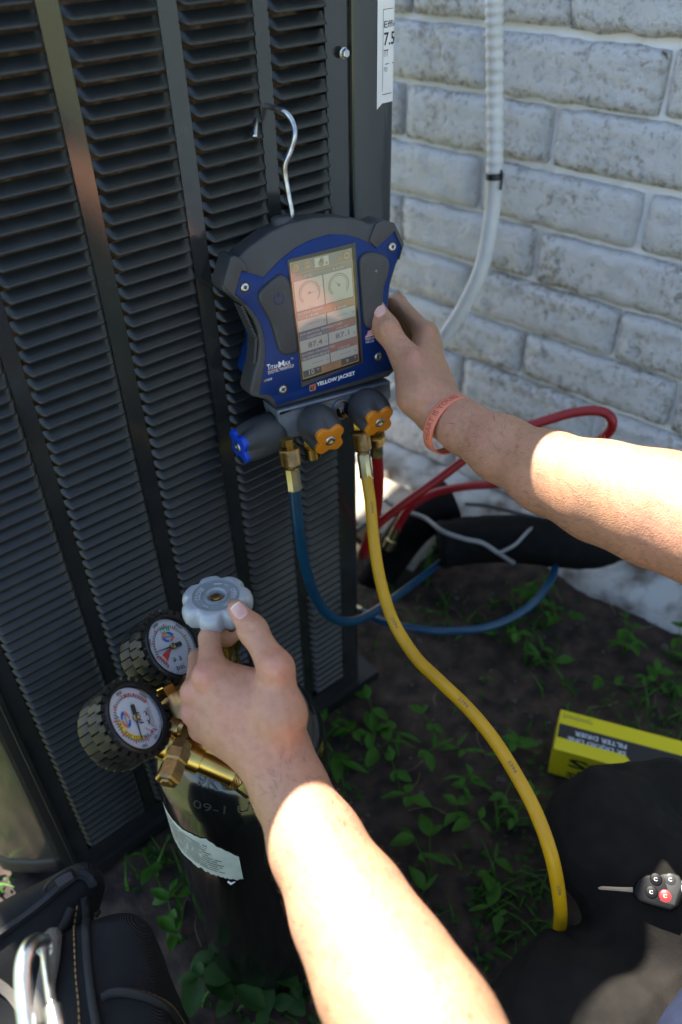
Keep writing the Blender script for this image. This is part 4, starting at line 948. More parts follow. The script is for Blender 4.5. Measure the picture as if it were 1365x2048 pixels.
    sector(R0-.012, R0, A0, A1, M['ink'], 'scale_line')
    # two-colour ring emblem
    ly = .36
    def emb(a0, a1, m):
        vv = []; 
        for i in range(9):
            a = rad(a0+(a1-a0)*i/8)
            for k in (.62, 1.): vv.append(pl.w(RD*(.27*k*math.cos(a)), RD*(ly+.17*k*math.sin(a)), .0003))
        obj('emblem', vv, [(2*i, 2*i+1, 2*i+3, 2*i+2) for i in range(8)], m, g, smooth=False)
    emb(5, 85, M['gblue']); emb(95, 175, M['gorange']); emb(185, 265, M['gblue']); emb(275, 355, M['gorange'])
    flat('UNIWELD', 0, ly-.035, .36, .08, M['ink'])
    for x in (-.12, .14) if kind == 'hi' else (-.2, .08):
        v, f = lathev(pl.w(x*RD, -.44*RD, 0), N_, [(0, .07*RD), (.0006, .07*RD), (.0009, .045*RD)], 14); obj('dial_rivet', v, f, M['zinc'], g)
    if kind == 'hi':
        flat('psi', .02, -.86, .34, .22, M['ink']); sector(.50, .69, 110, 74, M['ggreen'], 'green_band'); arct('FULL', 92, .30, .535, .11, M['whiteprint'])
        sector(.05, .69, 228, 199, M['gred'], 'red_wedge'); arct('REFILL', 213.5, .34, .655, .10, M['whiteprint'], flip=True)
        for s, a in (('1000', 160), ('2000', 112), ('3000', 45), ('4000', -40)): arct(s, a, .25, .84, .095, M['ink'])
        na_ = 184
    else:
        flat('psi', -.02, -.28, .36, .22, M['ink']); sector(.56, .69, 188, 92, M['gyellow'], 'yellow_band'); arct('PRESSURE TEST', 140, 1.35, .585, .09, M['ink'])
        arct('OVER PRESSURE', -20, .74, .72, .09, M['gred']); sector(.69, .80, 12, 8, M['gred'], 'red_mark'); sector(.69, .80, -50, -54, M['gred'], 'red_mark')
        for s, a in (('60', 217), ('800', 20), ('1000', -42), ('200', 182)): arct(s, a, .07*len(s), .84, .095, M['ink'])
        flat('SET PRESSURE', -.06, -.60, .62, .075, M['ink']); flat('@ 60 PSI FOR NITRO-WP', -.02, -.70, 1.0, .075, M['ink'])
        xa = [(-.36, -.25), (-.55, -.52)]; dx_ = nrm(np.array(xa[1])-xa[0]); px_ = np.array([-dx_[1], dx_[0]])
        sh = [np.array(xa[0])+px_*.012, np.array(xa[0])-px_*.012, np.array(xa[1])-px_*.012-dx_*.1, np.array(xa[1])-px_*.05-dx_*.1, np.array(xa[1]), np.array(xa[1])+px_*.05-dx_*.1, np.array(xa[1])+px_*.012-dx_*.1]
        obj('red_arrow', [pl.w(RD*a, RD*b, .0003) for a, b in sh], [tuple(range(7))], M['gred'], g, smooth=False); na_ = 177
    arct('UNIWELD MFG. CO., FT. LAUDERDALE, FL U.S.A.', -88, 1.9, .95, .045, M['ink_grey'], flip=True)
    a = rad(na_); c_, s__ = math.cos(a), math.sin(a)
    nv = [(-.42, .055), (-.36, .075), (-.16, .07), (-.05, .03), (.70, .008), (.70, -.008), (-.05, -.03), (-.16, -.07), (-.36, -.075), (-.42, -.055)]
    prism('needle', [(RD*(x*c_-y*s__), RD*(x*s__+y*c_)) for x, y in nv], pl.t, .0010, .0016, M['ink'], g)
    v, f = lathev(pl.w(0, 0, .0005), N_, [(0, .11*RD), (.002, .11*RD), (.0024, .085*RD), (.0018, .03*RD)], 20); obj('needle_hub', v, f, M['brass_grey'], g, sharp=rad(40))
    return g
gauge((344, 1293.5), .715, (.93, .36), .0270, 'hi')
gauge((270.5, 1436), .655, (-.12, 1.), .0270, 'lo')

# ------------------------------------------------------------------ the technician: arms, clothes
per = thing('person', 'technician in charcoal trousers holding the blue gauge and turning the cylinder hand wheel', 'person', (.36, .16, 0))
def J(x, y, d, rpx): return (P(x, y, d), pxm(rpx, d))
def mid(a, b, t=.5): return (a[0]*(1-t)+b[0]*t, a[1]*(1-t)+b[1]*t)
# right arm, holding the gauge
RA = dict(tip=J(751, 614, .872, 18.5), ip=J(772, 657, .872, 23.5), mcp=J(812, 716, .868, 27), cmc=J(840, 790, .853, 42),
          im=J(852, 668, .915, 20), ipip=J(795, 609, .985, 19), idip=J(742, 612, 1.03, 17), itip=J(708, 632, 1.03, 15),
          mm=J(862, 694, .935, 21), mpip=J(806, 640, 1.02, 20), mdip=J(748, 655, 1.045, 17), mtip=J(710, 672, 1.04, 15),
          rm=J(866, 722, .955, 20), rpip=J(812, 688, 1.03, 19), rdip=J(760, 690, 1.06, 17), rtip=J(725, 700, 1.055, 15),
          lm=J(868, 756, .97, 18), lpip=J(822, 728, 1.035, 17), ldip=J(778, 715, 1.06, 15), ltip=J(745, 715, 1.055, 13))
RF = [J(884, 826, .853, 44), J(930, 856, .83, 46), J(1003, 898, .80, 60), J(1099, 946, .76, 76), J(1205, 984, .72, 95), J(1320, 1019, .685, 110), J(1440, 1062, .65, 116), J(1560, 1120, .62, 112)]
def r_sdf(p):
    wr = RF[0]; flat_ = P(874, 815, .885)
    d = chain(p, RF, .02)
    d = smin(d, cone(p, P(898, 838, .875), P(868, 775, .905), pxm(36, .88), pxm(30, .9)), .02)
    for k in ('im', 'mm', 'rm', 'lm'):
        d = smin(d, cone(p, wr[0]*.6+flat_*.4, RA[k][0], pxm(34, .87), RA[k][1]), .014)
    d = smin(d, cone(p, RF[0][0], RA['cmc'][0], pxm(40, .853), RA['cmc'][1]), .016)
    d = smin(d, cone(p, RA['cmc'][0], RA['im'][0], pxm(32, .86), pxm(16, .91)), .016)
    d = smin(d, cone(p, mid(RA['cmc'], RA['mcp'])[0], mid(RA['im'], RA['mm'])[0], pxm(26, .86), pxm(16, .91)), .014)
    fs = None
    for a in 'imrl':
        q = chain(p, [RA[a+'m'], RA[a+'pip'], RA[a+'dip'], RA[a+'tip']], .006)
        fs = q if fs is None else np.minimum(fs, q)
    d = smin(d, fs, .007)
    th = chain(p, [RA['cmc'], RA['mcp'], RA['ip'], RA['tip']], .010)
    th = smin(th, np.linalg.norm(p-P(776, 655, .862), axis=-1)-pxm(17, .86), .006)
    d = smin(d, th, .009)
    # knuckle bumps, tendon and wrist bone
    d = smin(d, np.linalg.norm(p-P(856, 664, .905), axis=-1)-pxm(12, .9), .008)
    d = smin(d, np.linalg.norm(p-P(827, 716, .853), axis=-1)-pxm(15, .85), .010)
    return d
# left arm, turning the valve
LA = dict(tip=J(473, 1217, .655, 18.5), ip=J(505, 1259, .645, 25.5), mcp=J(552, 1338, .625, 33), cmc=J(561, 1430, .622, 45),
          im=J(424, 1352, .640, 31), ipip=J(420, 1276, .668, 20), idip=J(454, 1274, .700, 17), itip=J(482, 1258, .705, 15),
          mm=J(391, 1384, .648, 24), mpip=J(398, 1318, .690, 19), mdip=J(428, 1306, .72, 17), mtip=J(458, 1300, .725, 15),
          rm=J(390, 1424, .655, 23), rpip=J(402, 1362, .70, 19), rdip=J(430, 1345, .73, 17), rtip=J(458, 1340, .735, 15),
          lm=J(404, 1458, .662, 22), lpip=J(415, 1402, .71, 18), ldip=J(440, 1385, .735, 15), ltip=J(462, 1378, .74, 13))
LF = [J(560, 1545, .632, 62), J(578, 1575, .628, 67), J(634, 1692, .59, 86), J(702, 1822, .55, 110), J(772, 1952, .512, 133), J(850, 2085, .475, 150), J(955, 2270, .43, 158)]
def l_sdf(p):
    d = chain(p, LF, .02)
    wq = P(540, 1505, .635)
    for k, rr_ in (('im', 34), ('mm', 32), ('rm', 32), ('lm', 30)):
        d = smin(d, cone(p, wq, RFix(k), pxm(44, .635), LA[k][1]), .014)
    d = smin(d, cone(p, wq, LA['cmc'][0], pxm(52, .635), LA['cmc'][1]), .016)
    d = smin(d, cone(p, LA['cmc'][0], P(440, 1375, .645), pxm(42, .63), pxm(32, .645)), .016)
    d = smin(d, cone(p, P(548, 1362, .64), P(446, 1358, .65), pxm(26, .635), pxm(27, .65)), .014)
    d = smin(d, cone(p, P(470, 1440, .648), P(560, 1500, .64), pxm(60, .648), pxm(50, .64)), .02)
    fs = None
    for a in 'imrl':
        q = chain(p, [LA[a+'m'], LA[a+'pip'], LA[a+'dip'], LA[a+'tip']], .006)
        fs = q if fs is None else np.minimum(fs, q)
    d = smin(d, fs, .007)
    th = chain(p, [LA['cmc'], LA['mcp'], LA['ip'], LA['tip']], .010)
    th = smin(th, np.linalg.norm(p-P(512, 1258, .638), axis=-1)-pxm(17, .64), .006)
    d = smin(d, th, .009)
    d = smin(d, np.linalg.norm(p-P(404, 1352, .632), axis=-1)-pxm(15, .63), .010)
    d = smin(d, np.linalg.norm(p-P(380, 1384, .642), axis=-1)-pxm(13, .64), .009)
    d = smin(d, np.linalg.norm(p-P(379, 1423, .650), axis=-1)-pxm(12, .65), .009)
    d = smin(d, np.linalg.norm(p-P(554, 1332, .612), axis=-1)-pxm(14, .61), .016)
    return d
def RFix(k): return LA[k][0]
def pxy(p):
    c = (p-CAM)@R; z = np.maximum(-c[..., 2], .05); return CX+F*c[..., 0]/z, CY-F*c[..., 1]/z
def relief(d, p, lines):                               # creases (positive) and tendons or veins (negative) along lines of the skin
    near = np.abs(d) < .006
    if not near.any(): return d
    d = d.copy(); q = p[near]; x, y = pxy(q); s = np.zeros(len(q))
    for (ax_, ay_, bx_, by_, w_, dep) in lines:
        vx, vy = bx_-ax_, by_-ay_; t = np.clip(((x-ax_)*vx+(y-ay_)*vy)/(vx*vx+vy*vy), 0, 1)
        s += dep*np.exp(-(np.hypot(x-ax_-t*vx, y-ay_-t*vy)/w_)**2)
    d[near] += s; return d
RL = [(767, 658, 784, 647, 2.8, .0014), (769, 664, 790, 653, 2.8, .0016), (771, 669, 791, 659, 2.8, .0014), (765, 652, 778, 643, 2.8, .0010), (745, 628, 766, 640, 4, .0004), (846, 668, 835, 800, 9, -.0005), (820, 720, 842, 800, 10, -.0007), (862, 690, 872, 800, 7, -.0005),
      (842, 812, 870, 800, 5, .0005), (850, 842, 886, 808, 6, .0004), (792, 604, 800, 620, 3, .0005), (788, 612, 796, 628, 3, .0005)]
LL = [(474, 1258, 503, 1254, 2.8, .0016), (478, 1264, 508, 1260, 2.8, .0014), (472, 1252, 496, 1248, 2.8, .0010), (408, 1290, 432, 1286, 3, .0004), (410, 1350, 500, 1500, 11, -.0009), (385, 1392, 480, 1505, 9, -.0009), (385, 1428, 470, 1515, 9, -.0008), (556, 1345, 585, 1500, 12, -.0008),
      (440, 1380, 470, 1470, 10, .0008), (450, 1395, 530, 1440, 6, -.0005), (530, 1440, 560, 1520, 6, -.0005), (500, 1325, 540, 1380, 6, .0006), (455, 1310, 498, 1328, 5, .0004), (400, 1335, 418, 1332, 3, .0004)]
rs0, ls0 = None, None
def bounds(js, pad=.03):
    lo = np.min([a-r for a, r in js], 0)-pad; hi = np.max([a+r for a, r in js], 0)+pad; return lo, hi
def arm_mesh(fn, js, h):
    lo, hi = bounds(js); V, Fq = nets(fn, lo, hi, h); return relax(V, Fq, 1, .5), Fq
Vr, Fr = arm_mesh(lambda p: relief(r_sdf(p), p, RL), list(RA.values())+RF, .0017)
Vl, Fl = arm_mesh(lambda p: relief(l_sdf(p), p, LL), list(LA.values())+LF, .0016)
# trunk, shoulders, neck and head (outside the picture, under the clothes)
SHL, SHR = np.array([.24, -.12, HCAM-.33]), np.array([.50, .14, HCAM-.29]); CH = np.array([.40, -.03, HCAM-.40]); PEL = np.array([.44, .06, HCAM-.80]); HD = np.array([.37, .03, HCAM+.02])
def t_sdf(p):
    d = cone(p, PEL, CH, .12, .14); d = smin(d, cone(p, SHL, SHR, .065, .065), .06)
    d = smin(d, cone(p, SHL, LF[-1][0], .052, LF[-1][1]*.98), .03); d = smin(d, cone(p, SHR, RF[-1][0], .052, RF[-1][1]*.98), .03)
    d = smin(d, cone(p, CH+[0, 0, .13], HD-[0, 0, .07], .055, .05), .03)
    d = smin(d, cone(p, HD+[.01, -.02, .02], HD+[-.03, .05, -.07], .085, .05), .03)
    fd = nrm([-.5, .8, -.3]); d = smin(d, cone(p, HD+fd*.085+[0, 0, .0], HD+fd*.108+[0, 0, -.035], .008, .012), .012)
    return d
lo = np.array([-.02, -.32, HCAM-.88]); hi = np.array([.78, .50, HCAM+.2]); Vt, Ft = nets(t_sdf, lo, hi, .012)
body = MB(); n1, n2 = len(Vr), len(Vl)
BV = np.concatenate([Vr, Vl, Vt]); BF = np.concatenate([Fr, Fl+n1, Ft+n1+n2])
bo_ = obj('body', BV, BF, M['skin'], per)
fl_ = np.zeros(len(BV)); xx, yy = pxy(BV)
for (x, y, r_, k) in [(828, 716, 22, .6), (852, 664, 18, .4), (760, 620, 26, .35), (776, 656, 16, .2), (404, 1352, 26, .6), (376, 1386, 18, .5), (376, 1424, 18, .5), (552, 1330, 34, .28), (480, 1225, 30, .45), (500, 1255, 18, .25), (470, 1430, 60, .15)]:
    fl_ = np.maximum(fl_, k*np.exp(-((xx-x)**2+(yy-y)**2)/(r_*r_)))
fl_[n1+n2:] = 0
a_ = bo_.data.attributes.new('flush', 'FLOAT', 'POINT'); a_.data.foreach_set('value', fl_.astype(np.float32))
# fine hair on the forearms
hb_ = MB(); rn = random.Random(11)
for V_, fn, ax_, t0 in ((Vr, r_sdf, nrm(RF[5][0]-RF[1][0]), RF[1][0]), (Vl, l_sdf, nrm(LF[5][0]-LF[1][0]), LF[1][0])):
    ok = np.where(((V_-t0)@ax_ > .0) & ((V_-t0)@ax_ < .34))[0]; ok = np.array(rn.sample(list(ok), min(len(ok), 2200))); Q = V_[ok]; e = 5e-4
    g = np.stack([(fn(Q+np.eye(3)[i]*e)-fn(Q-np.eye(3)[i]*e)) for i in range(3)], 1); g /= np.linalg.norm(g, axis=1)[:, None]
    for q, n_ in zip(Q, g):
        t = ax_*rn.uniform(-.7, .1)+np.array([rn.uniform(-.5, .5) for _ in range(3)]); t = nrm(t-n_*np.dot(t, n_)); L_ = rn.uniform(.004, .0095); sd = np.cross(n_, t)*.00011
        a = q-n_*.0003; b = q+t*L_*.5+n_*L_*.28; c = q+t*L_+n_*L_*.34; hb_.add([a-sd, a+sd, b+sd*.7, b-sd*.7, c], [(0, 1, 2, 3), (3, 2, 4)])
hb_.build('arm_hair', M['hair'], per, kind='stuff')
def cloth(fn, lo, hi, h, name, m, amp, sc, fold=0.):
    V, Fq = nets(fn, lo, hi, h); V = relax(V, Fq, 8, .6)
    def dd(v):
        q = mn.noise(Vector(v)*sc)+.6*mn.noise((v[0]*sc*2.3, v[1]*sc*1.2, v[2]*sc*2.3+9))
        if fold:
            a = v[0]*.8-v[1]*.6; b = v[0]*.6+v[1]*.8; w_ = mn.noise((v[0]*6, v[1]*6, v[2]*6))*.9
            q += fold*((1-2*abs(mn.noise((a*13+w_, b*4, v[2]*9))))**3-.5)+.5*fold*((1-2*abs(mn.noise((b*17, a*5+w_, v[2]*11+4))))**4-.4)
        return q
    dsp = np.array([dd(v) for v in V])
    e = 1e-3; g = np.stack([(fn(V+np.eye(3)[i]*e)-fn(V-np.eye(3)[i]*e)) for i in range(3)], 1); g /= np.linalg.norm(g, axis=1)[:, None]+1e-9
    return obj(name, V+g*(dsp*amp)[:, None], Fq, m, per)
KN = [J(1203, 1662, .905, 112), J(1330, 1800, .868, 150), J(1520, 2000, .835, 190)]
AN = J(1290, 1640, 1.18, 75)
KL = [J(1165, 2085, .81, 190), J(1330, 2180, .785, 200), J(1560, 2330, .755, 210)]
def tr_sdf(p):
    d = chain(p, KN, .02); d = smin(d, cone(p, KN[0][0], AN[0], KN[0][1]*.96, AN[1]), .03)
    d = smin(d, cone(p, P(1235, 1585, .94), P(1330, 1570, .95), pxm(42, .94), pxm(62, .95)), .03)
    d2 = chain(p, KL, .02); d2 = smin(d2, cone(p, KL[0][0], KL[0][0]+np.array([.05, -.16, -.25]), KL[0][1]*.95, .055), .03)
    d3 = cone(p, PEL+[0, 0, -.05], PEL+[.0, .03, .03], .15, .14)
    d = smin(d, d3, .05); return smin(d, smin(d2, d3, .05), .03)
cloth(tr_sdf, np.array([.02, -.25, .02]), np.array([.72, .75, HCAM-.45]), .0055, 'trousers', M['trousers'], .0042, 14, 1.5)
def sh_sdf(p):
    d = cone(p, PEL+[0, 0, .06], CH, .145, .158); d = smin(d, cone(p, SHL, SHR, .078, .078), .06)
    a = SHL*.45+LF[-1][0]*.55; b = SHR*.45+RF[-1][0]*.55
    d = smin(d, cone(p, P(1440, 2010, .70), P(1420, 2130, .66), .036, .05), .04)
    d = smin(d, cone(p, SHL, a, .070, .068), .03); return smin(d, cone(p, SHR, b, .070, .068), .03)
cloth(sh_sdf, np.array([.0, -.32, HCAM-.95]), np.array([.78, .48, HCAM-.1]), .009, 'shirt', M['shirt'], .004, 14, .8)
def hair_sdf(p): return np.maximum(cone(p, HD+[.015, -.03, .03], HD+[.0, .0, .02], .092, .088), -(p[..., 1]-HD[1]-.035+.3*(p[..., 2]-HD[2]-.06)*-1)*-1)
cloth(hair_sdf, HD-.14, HD+.16, .008, 'hair', M['hair'], .006, 30)
v, f = boxv((0, 0, 0), np.eye(3)[0], np.eye(3)[1], np.eye(3)[2], 1, 1, 1)
def shoe_sdf(p): a = AN[0]; return smin(cone(p, a+[0, 0, -.02], np.array([a[0], a[1], .05]), .052, .05), cone(p, np.array([a[0], a[1], .045]), np.array([a[0]-.03, a[1]-.10, .040]), .047, .040), .02)
cloth(shoe_sdf, np.array([AN[0][0]-.24, AN[0][1]-.12, 0]), np.array([AN[0][0]+.12, AN[0][1]+.22, .26]), .006, 'shoe', M['shoe'], .001, 20)
# finger nails laid on the thumbs
def nail(fn, cpx, axpx, w_, l_, d0_):
    ax_ = np.array(axpx, float); ax_ /= np.linalg.norm(ax_); px_ = np.array([-ax_[1], ax_[0]]); n = 14; G_ = {}
    V_ = []; Fq = []; mi = []
    for i in range(n+1):
        for j in range(n+1):
            u, v_ = i/n*2-1, j/n*2-1
            uu = u*math.sqrt(max(0, 1-.42*v_*v_)); vv_ = v_*math.sqrt(max(0, 1-.30*u*u))
            q = np.array(cpx)+px_*uu*w_+ax_*vv_*l_; p_, t = hit(fn, q[0], q[1], d0_); g_ = grad(fn, p_)
            ed = max(abs(u), abs(v_)); V_.append(p_+g_*(.0007 if ed < .9 else -.0004))
    for i in range(n):
        for j in range(n): Fq.append((i*(n+1)+j, (i+1)*(n+1)+j, (i+1)*(n+1)+j+1, i*(n+1)+j+1)); mi.append(1 if j >= n-2 else 0)
    o = obj('thumbnail', V_, Fq, [M['nail'], M['nailtip']], per); o.data.polygons.foreach_set('material_index', mi)
nail(r_sdf, (757, 616), (-.42, -.91), 14, 17, .75)
nail(l_sdf, (479, 1221), (-.62, -.78), 15, 17, .5)
# silicone wristband with its moulded words
wc = P(904, 845, .845); wax_ = nrm(RF[2][0]-RF[0][0]); X_ = nrm(np.cross(wax_, nrm(CAM-wc))); Y_ = np.cross(wax_, X_)     # X_ runs across the picture, Y_ towards the camera
if np.dot(Y_, CAM-wc) < 0: Y_ = -Y_
if (R.T@X_)[1] < 0: X_ = -X_
wax2 = nrm(wax_+X_*.10); wc = wc-X_*.003
WA, WB = .0315, .032
def bandp(a, h, e=0.): return wc+X_*math.sin(a)*(WA+e)+Y_*math.cos(a)*(WB+e)+wax2*h+wax_*0
nb = 64; v = []; pf = [(-.0062, 0), (-.0062, .0012), (-.0055, .0018), (.0055, .0018), (.0062, .0012), (.0062, 0)]
for i in range(nb):
    for h, e in pf: v.append(bandp(2*math.pi*i/nb, h, e))
k_ = len(pf); f = [(i*k_+j, ((i+1) % nb)*k_+j, ((i+1) % nb)*k_+(j+1) % k_, i*k_+(j+1) % k_) for i in range(nb) for j in range(k_)]
wb = obj('wristband', v, f, M['band'], per, sharp=rad(60))
def wbw(x, y):
    o = []
    for p, q in zip(x, y): a = (p-.027)/.0315; o.append(bandp(a, -(q-.0033), .0020))
    return np.array(o)
text('HEART IS YOURS', None, None, None, .060, M['band_ink'], wb, height=.0066, warp=wbw, bold=.0)

# ------------------------------------------------------------------ tool bag and carabiner at the lower left
ZB = HCAM-.66
def bz_(x, y, z=None): return G(x, y, ZB if z is None else z)
B1 = bz_(168, 1785); B2 = bz_(196, 2048); bd = nrm(B2-B1)               # upper right edge of the bag, coming towards the viewer
bl = np.array([bd[1], -bd[0], 0.]); bl = bl if bl[0] < 0 else -bl         # to the left, across the bag
def bp(s, l, z): return B1+bd*s+bl*l+np.array([0, 0, z])                # bag coordinates: along, left, up from the rim
bag = thing('tool_bag', 'black woven tool bag with zippers and tan stitching at lower left', 'bag', bp(.2, .1, -ZB))
def rbox(p, c, hs, hl, hz, r):
    d = p-c; q = np.stack([np.abs(d@bd)-hs+r, np.abs(d@bl)-hl+r, np.abs(d[..., 2])-hz+r], -1)
    return np.linalg.norm(np.maximum(q, 0), axis=-1)+np.minimum(q.max(-1), 0)-r
def bag_sdf(p):
    s = (p-B1)@bd; lq = (p-B1)@bl
    d = rbox(p, bp(.20, .085, -.235), .205, .09, .225, .035)
    d = smin(d, cone(p, G(160, 1775, ZB-.012), G(-40, 1925, ZB-.02), .022, .035), .03)
    d = smin(d, cone(p, bp(.02, .012, -.02), bp(.42, .012, -.02), .016, .016), .012)
    return d
def pocket_sdf(p):
    d = rbox(p, bp(.150, -.004, -.135), .128, .046, .150, .030)
    d = smin(d, cone(p, bp(.17, -.012, -.06), bp(.17, -.03, -.25), .040, .05), .04); return d
def bcloth(fn, lo, hi, name, m, amp=.0025, h=.0045):
    return cloth_obj(fn, lo, hi, h, name, m, amp, 22, bag)
def cloth_obj(fn, lo, hi, h, name, m, amp, sc, par):
    V, Fq = nets(fn, lo, hi, h); V = relax(V, Fq, 8, .6)
    dsp = np.array([mn.noise(Vector(v)*sc) for v in V]); e = 1e-3
    g = np.stack([(fn(V+np.eye(3)[i]*e)-fn(V-np.eye(3)[i]*e)) for i in range(3)], 1); g /= np.linalg.norm(g, axis=1)[:, None]+1e-9
    return obj(name, V+g*(dsp*amp)[:, None], Fq, m, par)
cs = np.array([bp(a, b, c) for a in (-.06, .44) for b in (-.12, .36) for c in (-.48, .06)]); lo, hi = cs.min(0), cs.max(0)
bcloth(bag_sdf, lo, hi, 'bag_body', M['bag']); pk = bcloth(pocket_sdf, lo, hi, 'side_pocket', M['bag'])
def on(fn, x, y, e=.001, d0=.3):
    p_, t = hit(fn, x, y, d0); return p_+grad(fn, p_)*e if t < .95 else None
both = lambda p: np.minimum(bag_sdf(p), pocket_sdf(p))
def strip(px, w_, m, name, fn=both, e=.0, n=8, thick=.0012, par=None):
    c = catmull([np.array([*q, 0.]) for q in px], n); pts = [q for q in (on(fn, q[0], q[1], e) for q in c) if q is not None]
    v, f = tubev(np.array(pts), w_, 8); return obj(name, v, f, m, par or bag)
def stitches(px, name='stitching', step=2, e=.0012, fn=both, r=.0007):
    c = catmull([np.array([*q, 0.]) for q in px], 14); mb_ = MB()
    pts = [q for q in (on(fn, q[0], q[1], e) for q in c) if q is not None]
    # even stitches along the seam
    cum = np.r_[0, np.cumsum(np.linalg.norm(np.diff(pts, axis=0), axis=1))]; L_ = cum[-1]; pts = np.array(pts); k = 0.
    while k < L_:
        a = np.array([np.interp(q, cum, pts[:, i]) for i in range(3) for q in [k]]); b = np.array([np.interp(min(L_, k+.0034), cum, pts[:, i]) for i in range(3)])
        if np.linalg.norm(b-a) > 1e-4: v, f = tubev(np.array([a, (a+b)/2, b]), [r*.6, r, r*.6], 6); mb_.add(v, f)
        k += .0048
    mb_.build(name, M['stitch'], bag, kind='stuff')
strip([(168, 1792), (172, 1850), (176, 1920), (184, 1990), (196, 2060)], .0034, M['bag_s'], 'piping', e=.001)
stitches([(154, 1812), (149, 1850), (150, 1900), (153, 1960), (158, 2010), (160, 2060)])
stitches([(190, 1840), (215, 1823), (250, 1820), (280, 1826), (304, 1842)]); stitches([(206, 1988), (225, 1979), (260, 1979), (300, 1990), (340, 2012), (372, 2055)])
strip([(188, 1832), (215, 1813), (250, 1810), (282, 1816), (308, 1834)], .0024, M['bag_s'], 'pocket_hem', e=.0)
strip([(204, 1996), (225, 1986), (260, 1986), (300, 1998), (338, 2020), (366, 2058)], .0032, M['bag_s'], 'pocket_flap_edge', e=.0005)
# zipper along the far rim: tape, teeth and slider
zp = [(-20, 1884), (20, 1856), (60, 1828), (100, 1796), (135, 1765), (158, 1752), (175, 1757), (185, 1772)]
strip(zp, .0032, M['bag_s'], 'zipper_tape', e=.001)
c = catmull([np.array([*q, 0.]) for q in zp], 16); mb = MB()
for i in range(0, len(c)-1):
    q = on(both, c[i][0], c[i][1], .0045); q2 = on(both, c[i+1][0], c[i+1][1], .0045)
    if q is None or q2 is None or np.linalg.norm(q2-q) > .02: continue
    t = nrm(q2-q); v, f = boxv(q, t, nrm(np.cross(t, Z)), nrm(np.cross(nrm(np.cross(t, Z)), t)), .0016, .0044, .002); mb.add(v, f)
mb.build('zipper_teeth', M['bag_s'], bag, smooth=False, kind='stuff')
q = on(both, 132, 1766, .006); t = nrm(on(both, 150, 1754, .006)-q); sd = nrm(np.cross(t, Z)); v, f = boxv(q, t, sd, np.cross(sd, t), .013, .009, .005); zs_ = obj('zipper_slider', v, f, M['ink'], bag, smooth=False)
ringpts = [q+t*(.012*math.cos(a)-.004)+np.cross(sd, t)*(.004+.007*math.sin(a)) for a in np.linspace(-.3, math.pi+.3, 12)]; v, f = tubev(np.array(ringpts), .0013, 8); obj('slider_bail', v, f, M['bag_s'], zs_)
zp2 = [(-20, 1958), (5, 1975), (30, 2000), (55, 2040)]
c = catmull([np.array([*q, 0.]) for q in zp2], 10); mb = MB()
for i in range(len(c)-1):
    q = on(both, c[i][0], c[i][1], .002); q2 = on(both, c[i+1][0], c[i+1][1], .002)
    if q is None or q2 is None or np.linalg.norm(q2-q) > .02: continue
    t = nrm(q2-q); sd = nrm(np.cross(t, Z)); v, f = boxv(q, t, sd, np.cross(sd, t), .0018, .007, .003); mb.add(v, f)
mb.build('front_zipper_teeth', M['strap'], bag, smooth=False, kind='stuff')
# strap tab, loop and ring
strip([(112, 1880), (108, 1920), (100, 1975), (92, 2050)], .0075, M['strap'], 'strap', e=.004)
strip([(140, 1818), (130, 1850), (116, 1868), (98, 1885)], .004, M['bag_s'], 'loop_tab', e=.004)
carab = thing('carabiner', 'silver aluminium carabiner hanging off the black tool bag', 'carabiner', P(60, 1930, .50))
cpts = catmull([P(88, 1884, .535), P(72, 1884, .515), P(56, 1900, .50), P(47, 1930, .492), P(46, 1975, .484), P(50, 2020, .476), P(58, 2070, .468), P(75, 2110, .462), P(105, 2100, .468), P(112, 2060, .474), P(104, 2015, .484)], 12)
v, f = tubev(cpts, .0051, 18); obj('spine', v, f, M['alu'], carab)
v, f = tubev(catmull([P(104, 2012, .484), P(98, 1970, .50), P(92, 1925, .518), P(89, 1892, .532)], 8), .0030, 14); obj('gate', v, f, M['alu'], carab)
rc = P(88, 1892, .540); v, f = tubev(np.array([rc+R@np.array([.0065*math.cos(a), .0075*math.sin(a), .003*math.cos(a)]) for a in np.linspace(0, 2*math.pi, 30)]), .0009, 8); obj('split_ring', v, f, M['zinc'], carab)

# ------------------------------------------------------------------ carton on the ground
A = G(1122, 1418, .07); Bq = G(1108, 1497, .07); ln = nrm(G(1365, 1482, .07)-A); wv_ = Bq-A; wv_ = wv_-ln*np.dot(wv_, ln); WD = np.linalg.norm(wv_); wv_ = wv_/WD; LN, HT = .27, .066
box = thing('filter_carton', 'yellow and black filter drier carton lying on the weeds beside the dark trousers', 'carton', A+ln*LN/2+wv_*WD/2-[0, 0, .07])
v, f = boxv(A+ln*LN/2+wv_*WD/2-Z*HT/2, ln, wv_, Z, LN, WD, HT); me_ = obj('carton_body', v, f, M['boxyellow'], box, smooth=False)
bv = me_.modifiers.new('soft', 'BEVEL'); bv.width = .0015; bv.segments = 2
def brect(l0, l1, w0, w1, m, name, e=.0004): return obj(name, [A+ln*a+wv_*b+Z*e for a, b in ((l0, w0), (l0, w1), (l1, w1), (l1, w0))], [(0, 1, 2, 3)], m, box, smooth=False)
brect(.002, LN-.002, WD*.36, WD*.70, M['boxblack'], 'black_band'); brect(.215, LN-.002, WD*.40, WD*.95, M['boxwhite'], 'pale_panel', .0007)
obj('black_wedge', [A+ln*a+wv_*b+Z*.0004 for a, b in ((.125, WD*.99), (LN-.002, WD*.99), (LN-.002, WD*.70), (.105, WD*.70))], [(0, 1, 2, 3)], M['boxblack'], box, smooth=False)
def bpt(x, y): q = G(x, y, .07)-A; return q@ln, q@wv_
